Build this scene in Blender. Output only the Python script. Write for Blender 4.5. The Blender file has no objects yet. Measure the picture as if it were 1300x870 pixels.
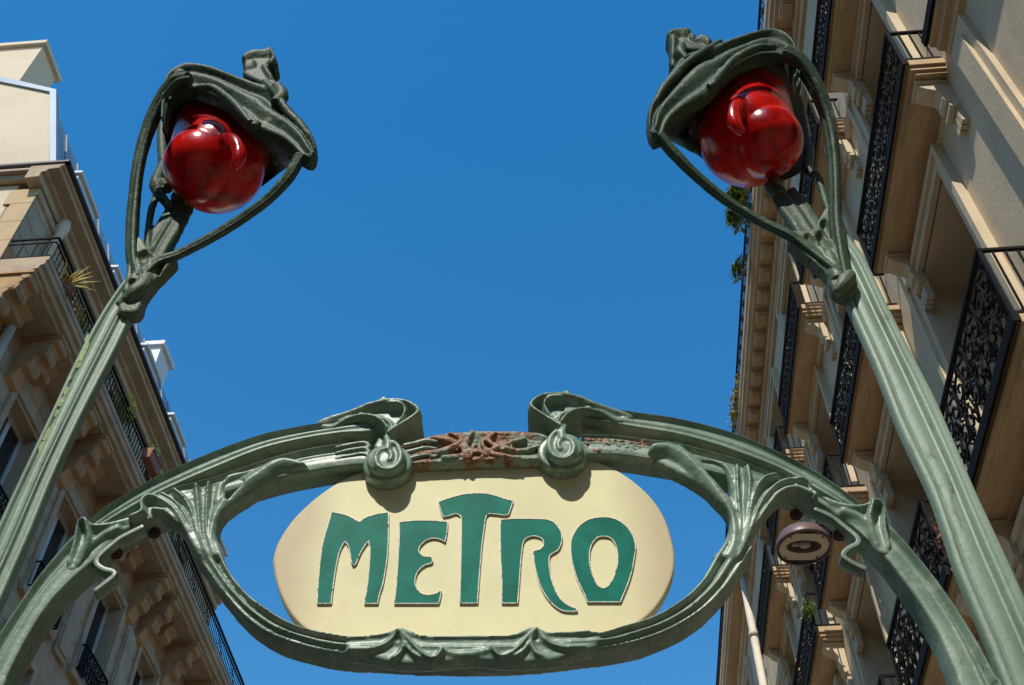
import bpy, bmesh, math, random
from mathutils import Vector, Matrix, noise
from mathutils.geometry import tessellate_polygon
random.seed(7)
S = bpy.context.scene
COL = S.collection
PI = math.pi
# ------------------------------------------------------------------ camera
TH = math.radians(49.5); CT, ST = math.cos(TH), math.sin(TH); FPX = 1445.0; EYE = 1.6
cd = bpy.data.cameras.new('camera'); cam = bpy.data.objects.new('camera', cd); COL.objects.link(cam)
cam.location = (0, 0, EYE); cam.rotation_euler = (PI/2 + TH, 0, 0)
cd.sensor_width = 36; cd.lens = 36*FPX/1300; cd.clip_end = 3000; cd.clip_start = 0.05
S.camera = cam
# ------------------------------------------------------------------ sun and sky
SUN = Vector((-0.20, -0.62, 0.76)).normalized()
EL = math.asin(SUN.z); AZS = math.atan2(SUN.x, SUN.y)
w = bpy.data.worlds.new('World'); S.world = w; w.use_nodes = True
nt = w.node_tree; bg = nt.nodes['Background']
sky = nt.nodes.new('ShaderNodeTexSky'); sky.sky_type = 'NISHITA'; sky.sun_disc = False
sky.sun_elevation = EL; sky.sun_rotation = AZS; sky.altitude = 0
sky.air_density = 1.5; sky.dust_density = 0.2; sky.ozone_density = 2.0
hs = nt.nodes.new('ShaderNodeHueSaturation'); hs.inputs['Saturation'].default_value = 1.45
nt.links.new(sky.outputs[0], hs.inputs['Color']); nt.links.new(hs.outputs[0], bg.inputs[0])
bg.inputs[1].default_value = 0.14
sl = bpy.data.lights.new('sun', 'SUN'); sl.energy = 3.7; sl.angle = math.radians(0.5); sl.color = (1, .93, .82)
so = bpy.data.objects.new('sun', sl); COL.objects.link(so); so.rotation_euler = SUN.to_track_quat('Z', 'Y').to_euler()
so.location = (0, -5, 30)
S.view_settings.view_transform = 'Standard'; S.view_settings.look = 'None'; S.view_settings.exposure = 0.3
S.render.engine = 'CYCLES'
try: S.cycles.max_bounces = 8; S.cycles.transmission_bounces = 8
except Exception: pass
# ------------------------------------------------------------------ projection to real planes
STAZ = math.radians(4.6)
def ray(x, y):
    b = 435 - y
    return Vector((x - 650, FPX*CT - b*ST, FPX*ST + b*CT))
YAW = math.radians(1.2); D0 = 2.4
NV = Vector((-math.sin(YAW), -math.cos(YAW), 0))      # towards the viewer
XV = Vector((math.cos(YAW), -math.sin(YAW), 0))
O0 = Vector((0, D0, 0))
def hit(x, y, off=0.0):
    d = ray(x, y); o = O0 + NV*off
    t = (o.dot(NV) - Vector((0, 0, EYE)).dot(NV)) / d.dot(NV)
    return Vector((0, 0, EYE)) + d*t
def pl(x, y, off=0.0):                                 # plane coordinates (a, z)
    p = hit(x, y, off); return ((p - O0).dot(XV), p.z)
def wp(a, z, off): return O0 + XV*a + NV*off + Vector((0, 0, z))
def mpp(x, y): # metres per pixel at plane
    d = ray(x, y); return hit(x, y).y / d.y
# ------------------------------------------------------------------ materials
def mat(name, col, rough=.6, metal=0.0, var=.12, scale=6.0, bump=.15, bscale=60., col2=None, thr=None, coat=0., spec=.5, stretch=None, bdist=.01):
    m = bpy.data.materials.new(name); m.use_nodes = True; n = m.node_tree.nodes; l = m.node_tree.links
    b = n['Principled BSDF']; b.inputs['Roughness'].default_value = rough; b.inputs['Metallic'].default_value = metal
    b.inputs['Coat Weight'].default_value = coat; b.inputs['Specular IOR Level'].default_value = spec
    tc = n.new('ShaderNodeTexCoord'); mp = n.new('ShaderNodeMapping'); l.new(tc.outputs['Object'], mp.inputs[0])
    if stretch: mp.inputs['Scale'].default_value = stretch
    t = n.new('ShaderNodeTexNoise'); t.inputs['Scale'].default_value = scale; t.inputs['Detail'].default_value = 6; t.inputs['Roughness'].default_value = .62
    l.new(mp.outputs[0], t.inputs['Vector'])
    r = n.new('ShaderNodeValToRGB'); e = r.color_ramp.elements
    lo = [c*(1-var) for c in col]; hi = [min(1, c*(1+var)) for c in col]
    e[0].position = .3; e[0].color = (*lo, 1); e[1].position = .7; e[1].color = (*hi, 1)
    l.new(t.outputs['Fac'], r.inputs[0]); out = r.outputs[0]
    if col2:
        for k, (c2, th, sc, soft) in enumerate(col2):
            t2 = n.new('ShaderNodeTexNoise'); t2.inputs['Scale'].default_value = sc; t2.inputs['Detail'].default_value = 8; t2.inputs['Roughness'].default_value = .7
            l.new(mp.outputs[0], t2.inputs['Vector'])
            mr = n.new('ShaderNodeMapRange'); mr.inputs[1].default_value = th; mr.inputs[2].default_value = th+soft; l.new(t2.outputs['Fac'], mr.inputs[0])
            mx = n.new('ShaderNodeMix'); mx.data_type = 'RGBA'; l.new(mr.outputs[0], mx.inputs[0]); l.new(out, mx.inputs[6]); mx.inputs[7].default_value = (*c2, 1)
            out = mx.outputs[2]
    l.new(out, b.inputs['Base Color'])
    if bump:
        t3 = n.new('ShaderNodeTexNoise'); t3.inputs['Scale'].default_value = bscale; t3.inputs['Detail'].default_value = 5; l.new(tc.outputs['Object'], t3.inputs['Vector'])
        bp = n.new('ShaderNodeBump'); bp.inputs['Strength'].default_value = bump; bp.inputs['Distance'].default_value = bdist
        l.new(t3.outputs['Fac'], bp.inputs['Height']); l.new(bp.outputs[0], b.inputs['Normal'])
    return m
RUST = (.16, .055, .02)
M = {}
M['paint'] = mat('green_cast_iron_paint', (.15, .235, .18), .40, var=.3, scale=7, bump=.2, bscale=55, col2=[((.28, .34, .27), .60, 75, .06), ((.06, .085, .05), .63, 48, .05), ((.26, .33, .26), .53, 13, .14), ((.07, .105, .07), .57, 19, .12), ((.27, .33, .27), .52, 3.5, .2), ((.15, .13, .08), .63, 8, .1), (RUST, .655, 34, .03)], spec=.45, bdist=.006)
M['pole'] = mat('weathered_pole_paint', (.175, .255, .195), .5, var=.26, scale=4, bump=.18, bscale=60, stretch=(1, 1, .35), col2=[((.25, .33, .265), .52, 10, .15), ((.10, .13, .07), .58, 18, .12), ((.15, .13, .07), .66, 30, .06), (RUST, .68, 60, .03), ((.30, .36, .30), .62, 80, .05)], spec=.35, bdist=.006)
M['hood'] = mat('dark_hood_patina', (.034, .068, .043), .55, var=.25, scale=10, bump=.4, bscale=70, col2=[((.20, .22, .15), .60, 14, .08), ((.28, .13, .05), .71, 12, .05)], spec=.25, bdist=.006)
M['node'] = mat('darker_green_paint', (.10, .14, .095), .5, var=.3, scale=9, bump=.35, bscale=90, col2=[((.22, .25, .17), .58, 16, .1), ((.05, .06, .04), .6, 22, .1)], spec=.25, bdist=.006)  # darker green than the arch paint
M['hood_shade'] = mat('grimy_shade_hood_lining', (.018, .02, .015), .6, var=.5, scale=12, bump=.4, bscale=50)  # grimy hood inside, painted near black to hold the hood's shade
M['rusty'] = mat('rusted_green_paint', (.19, .27, .19), .5, var=.2, scale=12, bump=.9, bscale=55, col2=[((.26, .14, .07), .47, 10, .06), (RUST, .54, 20, .05), ((.05, .03, .025), .64, 30, .03), ((.42, .34, .25), .68, 45, .03)], bdist=.012)
M['bolt'] = mat('rusted_bolt', (.06, .03, .02), .75, var=.4, scale=40, bump=.8, bscale=120)
M['cream'] = mat('cream_enamel', (.71, .685, .42), .5, var=.08, scale=5, bump=.06, bscale=160, col2=[((.70, .60, .38), .56, 3.2, .2), ((.88, .79, .50), .70, 7, .02)], coat=.0, spec=.12, bdist=.003)
M['teal'] = mat('teal_enamel', (.011, .165, .122), .45, var=.25, scale=14, bump=.15, bscale=260, coat=.0, spec=.04, bdist=.002)
M['keyline'] = mat('white_letter_edge', (.75, .74, .66), .25, var=.2, scale=90, bump=.5, bscale=150, col2=[((.08, .10, .07), .58, 60, .05)])
M['stone'] = mat('pale_limestone', (.64, .52, .35), .85, var=.12, scale=2.2, bump=.25, bscale=30, col2=[((.40, .32, .22), .56, 1.1, .25), ((.60, .52, .40), .62, 3, .2)])
M['soffit'] = mat('bounce_tinted_limestone', (.58, .40, .23), .85, var=.22, scale=2.6, bump=.25, bscale=30, col2=[((.36, .24, .14), .56, 1.3, .25)], stretch=(2.5, .6, 1))  # limestone with the warm ground bounce mixed into its colour
M['stone_old'] = mat('sooty_limestone', (.42, .32, .215), .88, var=.2, scale=2.2, bump=.4, bscale=22, col2=[((.24, .18, .13), .55, .9, .25), ((.50, .40, .28), .6, 2.6, .2)])
M['stone_warm'] = mat('ochre_stained_limestone', (.44, .27, .13), .88, var=.2, scale=2.0, bump=.4, bscale=22, col2=[((.20, .14, .10), .53, 1.2, .2)])
M['render_wall'] = mat('cream_rendered_wall', (.62, .52, .38), .9, var=.07, scale=.8, bump=.2, bscale=14, col2=[((.50, .42, .31), .60, .9, .2)])
M['quoin'] = mat('ochre_quoin_stone', (.50, .36, .20), .85, var=.15, scale=2, bump=.3, bscale=22, col2=[((.42, .27, .15), .55, 2, .2)])
M['zinc'] = mat('zinc_sheet', (.24, .29, .34), .45, .3, var=.12, scale=2, bump=.05, bscale=10)
M['white'] = mat('white_painted_trim', (.52, .55, .58), .45, var=.05, scale=3, bump=.05)
M['iron'] = mat('black_wrought_iron', (.014, .013, .012), .7, .0, var=.3, scale=20, bump=.2, bscale=60, spec=.08)
M['frame'] = mat('window_frame_paint', (.55, .53, .48), .5, var=.08, scale=3, bump=.05)
M['glass'] = mat('dark_window_glass', (.018, .022, .028), .06, var=.2, scale=1, bump=0, spec=.8)
M['pipe'] = mat('cream_drainpipe', (.60, .52, .40), .55, var=.1, scale=5, bump=.1)
M['leaf'] = mat('leaf_green', (.20, .26, .05), .5, var=.55, scale=14, bump=0)
M['leaf_dry'] = mat('leaf_yellow', (.42, .33, .05), .6, var=.4, scale=14, bump=0)
M['leaf_red'] = mat('leaf_dry_red', (.26, .11, .06), .6, var=.4, scale=14, bump=0)
M['clay'] = mat('terracotta', (.30, .12, .075), .8, var=.2, scale=8, bump=.2)
M['mauve'] = mat('mauve_lamp_paint', (.15, .095, .09), .42, var=.1, scale=10, bump=.05)
M['reflector'] = mat('lamp_reflector', (.62, .56, .44), .4, .2, var=.1, scale=8, bump=.05)
M['bowl'] = mat('lamp_bowl', (.16, .12, .09), .35, .2, var=.2, bump=0)
M['opal'] = mat('opal_bulb', (.55, .50, .45), .2, var=.05, bump=0)
M['lampdark'] = mat('lamp_dark_interior', (.05, .035, .03), .4, var=.2, bump=0)
M['asphalt'] = mat('asphalt', (.05, .05, .052), .9, var=.2, scale=3, bump=.3, bscale=80)
M['paving'] = mat('pale_paving', (.125, .105, .078), .85, var=.12, scale=1.5, bump=.3, bscale=40)
M['paving_bounce'] = mat('bounce_paving', (.34, .28, .19), .85, var=.12, scale=1.5, bump=.3, bscale=40)  # invented pale paving, added to bounce light up onto the facades
M['granite'] = mat('granite_kerb', (.33, .32, .30), .8, var=.15, scale=6, bump=.2)
M['marking'] = mat('road_marking', (.78, .78, .75), .7, var=.08, scale=6, bump=.1)
def edge_wear(key, c=(.30, .24, .17), th=1.22):
    m = M[key]; n = m.node_tree.nodes; l = m.node_tree.links; b = n['Principled BSDF']; src = b.inputs['Base Color'].links[0].from_socket
    ge_ = n.new('ShaderNodeNewGeometry'); sx = n.new('ShaderNodeSeparateXYZ'); l.new(ge_.outputs['Normal'], sx.inputs[0])
    tc = n.new('ShaderNodeTexCoord'); t = n.new('ShaderNodeTexNoise'); t.inputs['Scale'].default_value = 26; t.inputs['Detail'].default_value = 6; l.new(tc.outputs['Object'], t.inputs['Vector'])
    ad = n.new('ShaderNodeMath'); ad.operation = 'ADD'; l.new(sx.outputs[2], ad.inputs[0]); l.new(t.outputs['Fac'], ad.inputs[1])
    mr = n.new('ShaderNodeMapRange'); mr.inputs[1].default_value = th; mr.inputs[2].default_value = th+.14; l.new(ad.outputs[0], mr.inputs[0])
    mx = n.new('ShaderNodeMix'); mx.data_type = 'RGBA'; l.new(mr.outputs[0], mx.inputs[0]); l.new(src, mx.inputs[6]); mx.inputs[7].default_value = (*c, 1); l.new(mx.outputs[2], b.inputs['Base Color'])
edge_wear('paint'); edge_wear('hood', (.16, .17, .12), 1.34); edge_wear('node', (.24, .22, .16))
def glassred():
    m = bpy.data.materials.new('red_lamp_glass'); m.use_nodes = True; n = m.node_tree.nodes; l = m.node_tree.links
    b = n['Principled BSDF']; b.inputs['Roughness'].default_value = .2; b.inputs['IOR'].default_value = 1.5
    b.inputs['Subsurface Weight'].default_value = .1; b.inputs['Subsurface Radius'].default_value = (1, .03, .02); b.inputs['Subsurface Scale'].default_value = .06; b.inputs['Transmission Weight'].default_value = .35; b.inputs['Coat Weight'].default_value = .0; b.inputs['Coat Roughness'].default_value = .16
    b.inputs['Specular IOR Level'].default_value = .35
    tc = n.new('ShaderNodeTexCoord'); t = n.new('ShaderNodeTexNoise'); t.inputs['Scale'].default_value = 6; t.inputs['Detail'].default_value = 4; t.inputs['Distortion'].default_value = 1.2
    l.new(tc.outputs['Object'], t.inputs['Vector'])
    r = n.new('ShaderNodeValToRGB'); e = r.color_ramp.elements
    e[0].position = .38; e[0].color = (.40, .002, .003, 1); e[1].position = .58; e[1].color = (.88, .012, .008, 1)
    l.new(t.outputs['Fac'], r.inputs[0]); l.new(r.outputs[0], b.inputs['Base Color'])
    return m
M['redglass'] = glassred()
# ------------------------------------------------------------------ mesh collector
class MB:
    def __init__(s): s.v = []; s.f = []; s.uv = {}
    def add(s, vs, fs):
        o = len(s.v); s.v += [tuple(p) for p in vs]; s.f += [tuple(i+o for i in f) for f in fs]
    def box(s, x0, x1, y0, y1, z0, z1):
        s.add([(x0,y0,z0),(x1,y0,z0),(x1,y1,z0),(x0,y1,z0),(x0,y0,z1),(x1,y0,z1),(x1,y1,z1),(x0,y1,z1)],
              [(0,3,2,1),(4,5,6,7),(0,1,5,4),(1,2,6,5),(2,3,7,6),(3,0,4,7)])
    def prism_y(s, prof, y0, y1):      # closed outline in (x,z), extruded along y
        n = len(prof); tr = tessellate_polygon([[Vector((p[0], p[1], 0)) for p in prof]])
        vs = [(p[0], y0, p[1]) for p in prof] + [(p[0], y1, p[1]) for p in prof]
        fs = [t for t in tr] + [tuple(i+n for i in reversed(t)) for t in tr] + [(i, (i+1) % n, (i+1) % n+n, i+n) for i in range(n)]
        s.add(vs, fs)
    def tube(s, pts, rad, sides=8, squash=1.0, sdir=None, caps=True):
        pts = [Vector(p) for p in pts]; n = len(pts)
        if not hasattr(rad, '__len__'): rad = [rad]*n
        vs = []; fs = []; up = None
        for i in range(n):
            t = (pts[min(i+1, n-1)] - pts[max(i-1, 0)]).normalized()
            if up is None:
                up = Vector((0, 0, 1)) if abs(t.z) < .9 else Vector((0, 1, 0))
                if sdir is not None: up = Vector(sdir)
            if sdir is not None: up = Vector(sdir)
            a = (up - t*up.dot(t))
            if a.length < 1e-6: a = t.orthogonal()
            a.normalize(); b = t.cross(a); up = a
            for k in range(sides):
                q = 2*PI*k/sides
                vs.append(pts[i] + a*math.cos(q)*rad[i]*squash + b*math.sin(q)*rad[i])
        for i in range(n-1):
            for k in range(sides):
                k2 = (k+1) % sides
                fs.append((i*sides+k, i*sides+k2, (i+1)*sides+k2, (i+1)*sides+k))
        if caps: fs += [tuple(reversed(range(sides))), tuple(range((n-1)*sides, n*sides))]
        s.add(vs, fs)
    def ball(s, c, r, n=10, sc=(1, 1, 1)):
        c = Vector(c); vs = [c+Vector((0, 0, r*sc[2]))]; fs = []
        for i in range(1, n):
            for k in range(2*n):
                a = PI*i/n; q = PI*k/n
                vs.append(c+Vector((r*math.sin(a)*math.cos(q)*sc[0], r*math.sin(a)*math.sin(q)*sc[1], r*math.cos(a)*sc[2])))
        vs.append(c-Vector((0, 0, r*sc[2]))); L = 2*n
        for k in range(L): fs.append((0, 1+k, 1+(k+1) % L)); fs.append((len(vs)-1, 1+(n-2)*L+(k+1) % L, 1+(n-2)*L+k))
        for i in range(n-2):
            for k in range(L): fs.append((1+i*L+k, 1+(i+1)*L+k, 1+(i+1)*L+(k+1) % L, 1+i*L+(k+1) % L))
        s.add(vs, fs)
    def mesh(s, name, m, smooth=False, fix=False):
        me = bpy.data.meshes.new(name); me.from_pydata(s.v, [], s.f)
        if fix or smooth:
            bm = bmesh.new(); bm.from_mesh(me); bmesh.ops.recalc_face_normals(bm, faces=bm.faces); bm.to_mesh(me); bm.free()
        if smooth: me.polygons.foreach_set('use_smooth', [True]*len(me.polygons))
        me.materials.append(M[m]); me.update(); return me
    def obj(s, name, m, parent=None, smooth=False, loc=None, fix=False):
        o = bpy.data.objects.new(name, s.mesh(name, m, smooth, fix)); COL.objects.link(o)
        if parent: attach(o, parent)
        if loc: o.location = loc
        return o
def attach(o, parent):
    o.parent = parent
    p = parent
    if '_loc' in parent_inv and p.name in parent_inv['_loc']:
        o.matrix_parent_inverse = Matrix.Translation(-parent_inv['_loc'][p.name])
parent_inv = {'_loc': {}}
def thing(name, label, cat, loc=(0, 0, 0), rz=0, group=None):
    o = bpy.data.objects.new(name, None); COL.objects.link(o); o.location = loc; o.rotation_euler = (0, 0, rz)
    o.empty_display_size = .2
    o['label'] = label; o['category'] = cat
    if group: o['group'] = group
    if rz == 0: parent_inv['_loc'][o.name] = Vector(loc)
    return o
def crm(pts, n):
    """resample a polyline of tuples with a Catmull-Rom spline, n points, even arc length"""
    P = [Vector(p) if len(p) > 1 else p for p in pts]
    dense = []
    for i in range(len(P)-1):
        p0 = P[i-1] if i else P[0]*2-P[1]; p1 = P[i]; p2 = P[i+1]; p3 = P[i+2] if i+2 < len(P) else P[-1]*2-P[-2]
        for k in range(12):
            t = k/12
            dense.append(.5*((2*p1)+(p2-p0)*t+(2*p0-5*p1+4*p2-p3)*t*t+(3*p1-p0-3*p2+p3)*t**3))
    dense.append(P[-1]); L = [0]
    for i in range(1, len(dense)): L.append(L[-1]+(dense[i].xy-dense[i-1].xy).length)
    out = []; j = 0
    for k in range(n):
        s = L[-1]*k/(n-1)
        while j < len(L)-2 and L[j+1] < s: j += 1
        u = (s-L[j])/max(1e-9, L[j+1]-L[j]); out.append(dense[j].lerp(dense[j+1], min(1, max(0, u))))
    return out
def G(s, items): return sum(h*math.exp(-((s-c)/wd)**2) for c, wd, h in items)
def rnd(s, r, e=.14):
    q = (abs(2*s-1)-(1-e))/e
    return 0 if q <= 0 else -r*(1-math.sqrt(max(0, 1-q*q)))
def band(mb, A, B, off, depth, prof, n=70, m=14, tail=None, uvs=False):
    a = [pl(x, y, off) for x, y in A]; b = [pl(x, y, off) for x, y in B]
    if tail: a += [t[0] for t in tail]; b += [t[1] for t in tail]
    a = crm([Vector((p[0], p[1])) for p in a], n) if False else crm([(p[0], p[1], 0) for p in a], n); b = crm([(p[0], p[1], 0) for p in b], n)
    vs = []; fs = []; W = m+1
    for i in range(n):
        for j in range(W):
            s = j/m; p = a[i].lerp(b[i], s); vs.append(wp(p.x, p.y, off+prof(s, i/(n-1))))
    nb = len(vs)
    dd = depth if callable(depth) else (lambda t: depth)
    for i in range(n):
        for j in (0, 1):
            p = b[i] if j else a[i]; vs.append(wp(p.x, p.y, off-dd(i/(n-1))))
    for i in range(n-1):
        for j in range(m): fs.append((i*W+j, i*W+j+1, (i+1)*W+j+1, (i+1)*W+j))
        q = nb+2*i
        fs.append((q+1, q, q+2, q+3)); fs.append((i*W, (i+1)*W, q+2, q)); fs.append((i*W+m, q+1, q+3, (i+1)*W+m))
    fs.append(tuple([nb, nb+1]+[m-j for j in range(m+1)]))
    e = (n-1)*W; q = nb+2*(n-1); fs.append(tuple([e+j for j in range(m+1)]+[q+1, q]))
    mb.add(vs, fs)
def ptube(mb, pts, off=0.0, sides=10, n=None, squash=1.0):
    """tube through (px, py, radius_px[, offset]) points on the frame plane"""
    q = []
    for p in pts:
        o = p[3] if len(p) > 3 else off
        h = hit(p[0], p[1], o); q.append((h, p[2]*mpp(p[0], p[1])))
    n = n or len(q)*6
    P4 = [Vector((h.x, h.z, h.y, r)) for h, r in q]
    dense = []
    for i in range(len(P4)-1):
        p0 = P4[i-1] if i else P4[0]*2-P4[1]; p1 = P4[i]; p2 = P4[i+1]; p3 = P4[i+2] if i+2 < len(P4) else P4[-1]*2-P4[-2]
        k_ = max(2, n//(len(P4)-1))
        for k in range(k_):
            t = k/k_; dense.append(.5*((2*p1)+(p2-p0)*t+(2*p0-5*p1+4*p2-p3)*t*t+(3*p1-p0-3*p2+p3)*t**3))
    dense.append(P4[-1])
    mb.tube([(d[0], d[2], d[1]) for d in dense], [max(.001, d[3]) for d in dense], sides, squash, tuple(NV))
def crisp(mb, name, m, parent):
    o = mb.obj(name, m, parent, True, fix=True); e = o.modifiers.new('edges', 'EDGE_SPLIT'); e.split_angle = math.radians(48); return o
import numpy as np
def relief(mb, loops, ridges, off, depth, step=1.1, edge=5.0, edrop=.014):
    L = [np.array([[p.x, p.y] for p in crm([(*q, 0) for q in lp+[lp[0]]], 8*len(lp))[:-1]]) for lp in loops]
    x0, y0 = L[0].min(0)-2; x1, y1 = L[0].max(0)+2
    nx = int((x1-x0)/step)+1; ny = int((y1-y0)/step)+1
    X, Y = np.meshgrid(x0+np.arange(nx)*step, y0+np.arange(ny)*step); ins = np.zeros(X.shape, bool); de = np.full(X.shape, 1e9)
    def segd(ax, ay, bx, by):
        dx, dy = bx-ax, by-ay; t = np.clip(((X-ax)*dx+(Y-ay)*dy)/max(1e-9, dx*dx+dy*dy), 0, 1); return np.hypot(X-ax-t*dx, Y-ay-t*dy)
    for lp in L:
        for i in range(len(lp)):
            ax, ay = lp[i]; bx, by = lp[(i+1) % len(lp)]
            if ay != by:
                c = ((ay > Y) != (by > Y)) & (X < (bx-ax)*(Y-ay)/(by-ay)+ax); ins ^= c
            de = np.minimum(de, segd(ax, ay, bx, by))
    H = np.zeros(X.shape); Hn = np.zeros(X.shape)
    for pts, wd, h in ridges:
        d = np.full(X.shape, 1e9); q = crm([(*p, 0) for p in pts], 6*len(pts)); h0, h1 = h if isinstance(h, tuple) else (h, h); hh = np.full(X.shape, float(h0))
        for i in range(len(q)-1):
            dn = segd(q[i].x, q[i].y, q[i+1].x, q[i+1].y); hh = np.where(dn < d, h0+(h1-h0)*i/(len(q)-1), hh); d = np.minimum(d, dn)
        v = hh*np.clip(1-(d/(wd*1.5))**1.5, 0, 1)
        if h0 > 0: H = np.maximum(H, v)
        else: Hn = np.minimum(Hn, v)
    H = H+Hn
    q = np.clip(1-de/edge, 0, 1); H -= edrop*(1-np.sqrt(np.clip(1-q*q, 0, 1)))
    idx = {}; vs = []; fs = []
    def vid(i, j, back):
        k = (i, j, back)
        if k not in idx:
            idx[k] = len(vs); p = hit(X[i, j], Y[i, j], off); vs.append(p-NV*depth if back else p+NV*float(H[i, j]))
        return idx[k]
    C = ins[:-1, :-1] & ins[1:, :-1] & ins[:-1, 1:] & ins[1:, 1:]
    for i in range(ny-1):
        for j in range(nx-1):
            if not C[i, j]: continue
            cs = [(i, j), (i, j+1), (i+1, j+1), (i+1, j)]
            fs.append(tuple(vid(*c, 0) for c in cs)); fs.append(tuple(vid(*c, 1) for c in reversed(cs)))
            for (di, dj, e) in ((-1, 0, 0), (0, 1, 1), (1, 0, 2), (0, -1, 3)):
                a, b = i+di, j+dj
                if not (0 <= a < ny-1 and 0 <= b < nx-1 and C[a, b]):
                    p, q2 = cs[e], cs[(e+1) % 4]; fs.append((vid(*p, 0), vid(*p, 1), vid(*q2, 1), vid(*q2, 0)))
    mb.add(vs, fs)
def blob(mb, x, y, r, off, sc=(1, 1, 1)): mb.ball(hit(x, y, off), r*mpp(x, y), 8, sc)
def cast(mb, name, m, parent, vox=.0038, it=2, disp=.0012, dsc=.05):
    me = mb.mesh(name, m, True, True); o = bpy.data.objects.new(name, me); COL.objects.link(o); attach(o, parent)
    r = o.modifiers.new('fuse', 'REMESH'); r.mode = 'VOXEL'; r.voxel_size = vox; r.use_smooth_shade = True
    sm = o.modifiers.new('soften', 'SMOOTH'); sm.factor = .5; sm.iterations = it
    if disp:
        t = bpy.data.textures.get('cast_grain') or bpy.data.textures.new('cast_grain', 'CLOUDS'); t.noise_scale = dsc; t.noise_depth = 3
        d = o.modifiers.new('grain', 'DISPLACE'); d.texture = t; d.strength = disp*3; d.mid_level = .5
    return o
# ------------------------------------------------------------------ setting: ground, road, pavements
def struct(o): o['kind'] = 'structure'; return o
PX0, PX1, PY0, PY1 = -1.05, 1.05, 2.5, 7.0
g = MB(); xs = (-600, PX0, PX1, 600); ys = (-600, PY0, PY1, 600)
g.add([(x, y, -.16) for y in ys for x in xs], [(j*4+i, j*4+i+1, j*4+i+5, j*4+i+4) for j in range(3) for i in range(3) if (i, j) != (1, 1)])
o = g.obj('ground', 'paving'); o.rotation_euler = (0, 0, -math.radians(4.6)); struct(o)
g = MB(); g.box(PX0-.2, PX0, PY0, PY1, -4, -.005); g.box(PX1, PX1+.2, PY0, PY1, -4, -.005); g.box(PX0, PX1, PY1, PY1+.2, -4, -.005); g.box(PX0, PX1, PY0-.2, PY0, -4, -.005); g.box(PX0, PX1, PY0, PY1, -4.2, -4)
o = g.obj('stairwell', 'lampdark'); o.rotation_euler = (0, 0, -math.radians(4.6)); struct(o)
for k in range(14):
    g = MB(); g.box(PX0+.01, PX1-.01, PY0+.05+k*.3, PY0+.34+k*.3, -3.9, -.17*(k+1)); o = g.obj('stair_step', 'granite'); o.rotation_euler = (0, 0, -math.radians(4.6)); struct(o)
def rot(wv, u, z=0): return Vector((wv*math.cos(STAZ)+u*math.sin(STAZ), -wv*math.sin(STAZ)+u*math.cos(STAZ), z))
def sheet(name, m, w0, w1, u0, u1, z0, z1):
    b = MB(); b.box(w0, w1, u0, u1, z0, z1); o = b.obj(name, m); o.rotation_euler = (0, 0, -STAZ); return struct(o)
sheet('road', 'asphalt', -6.3, -1.6, -60, 90, -.158, -.12)
for a_ in ((-1.4, PX0-.2, -60, 90), (PX1+.2, 3.6, -60, 90), (PX0-.2, PX1+.2, -60, PY0-.2), (PX0-.2, PX1+.2, PY1+.2, 90)):
    for u_a, u_b, m_ in ((a_[2], min(a_[3], 8.5), 'paving'), (max(a_[2], 8.5), a_[3], 'paving_bounce')):
        if u_b > u_a: sheet('pavement', m_, a_[0], a_[1], u_a, u_b, -.158, 0)
sheet('pavement', 'paving', -9.2, -6.5, -60, 90, -.158, 0)
for a, b_ in ((-1.6, -1.4), (-6.5, -6.3)):
    for k in range(-14, 30): sheet('kerb_stone', 'granite', a, b_-.004, k*1.5, k*1.5+1.49, -.158, .006)
for k in range(-10, 20):
    sheet('lane_marking', 'marking', -4.02, -3.9, k*4, k*4+2, -.12, -.116)
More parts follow.
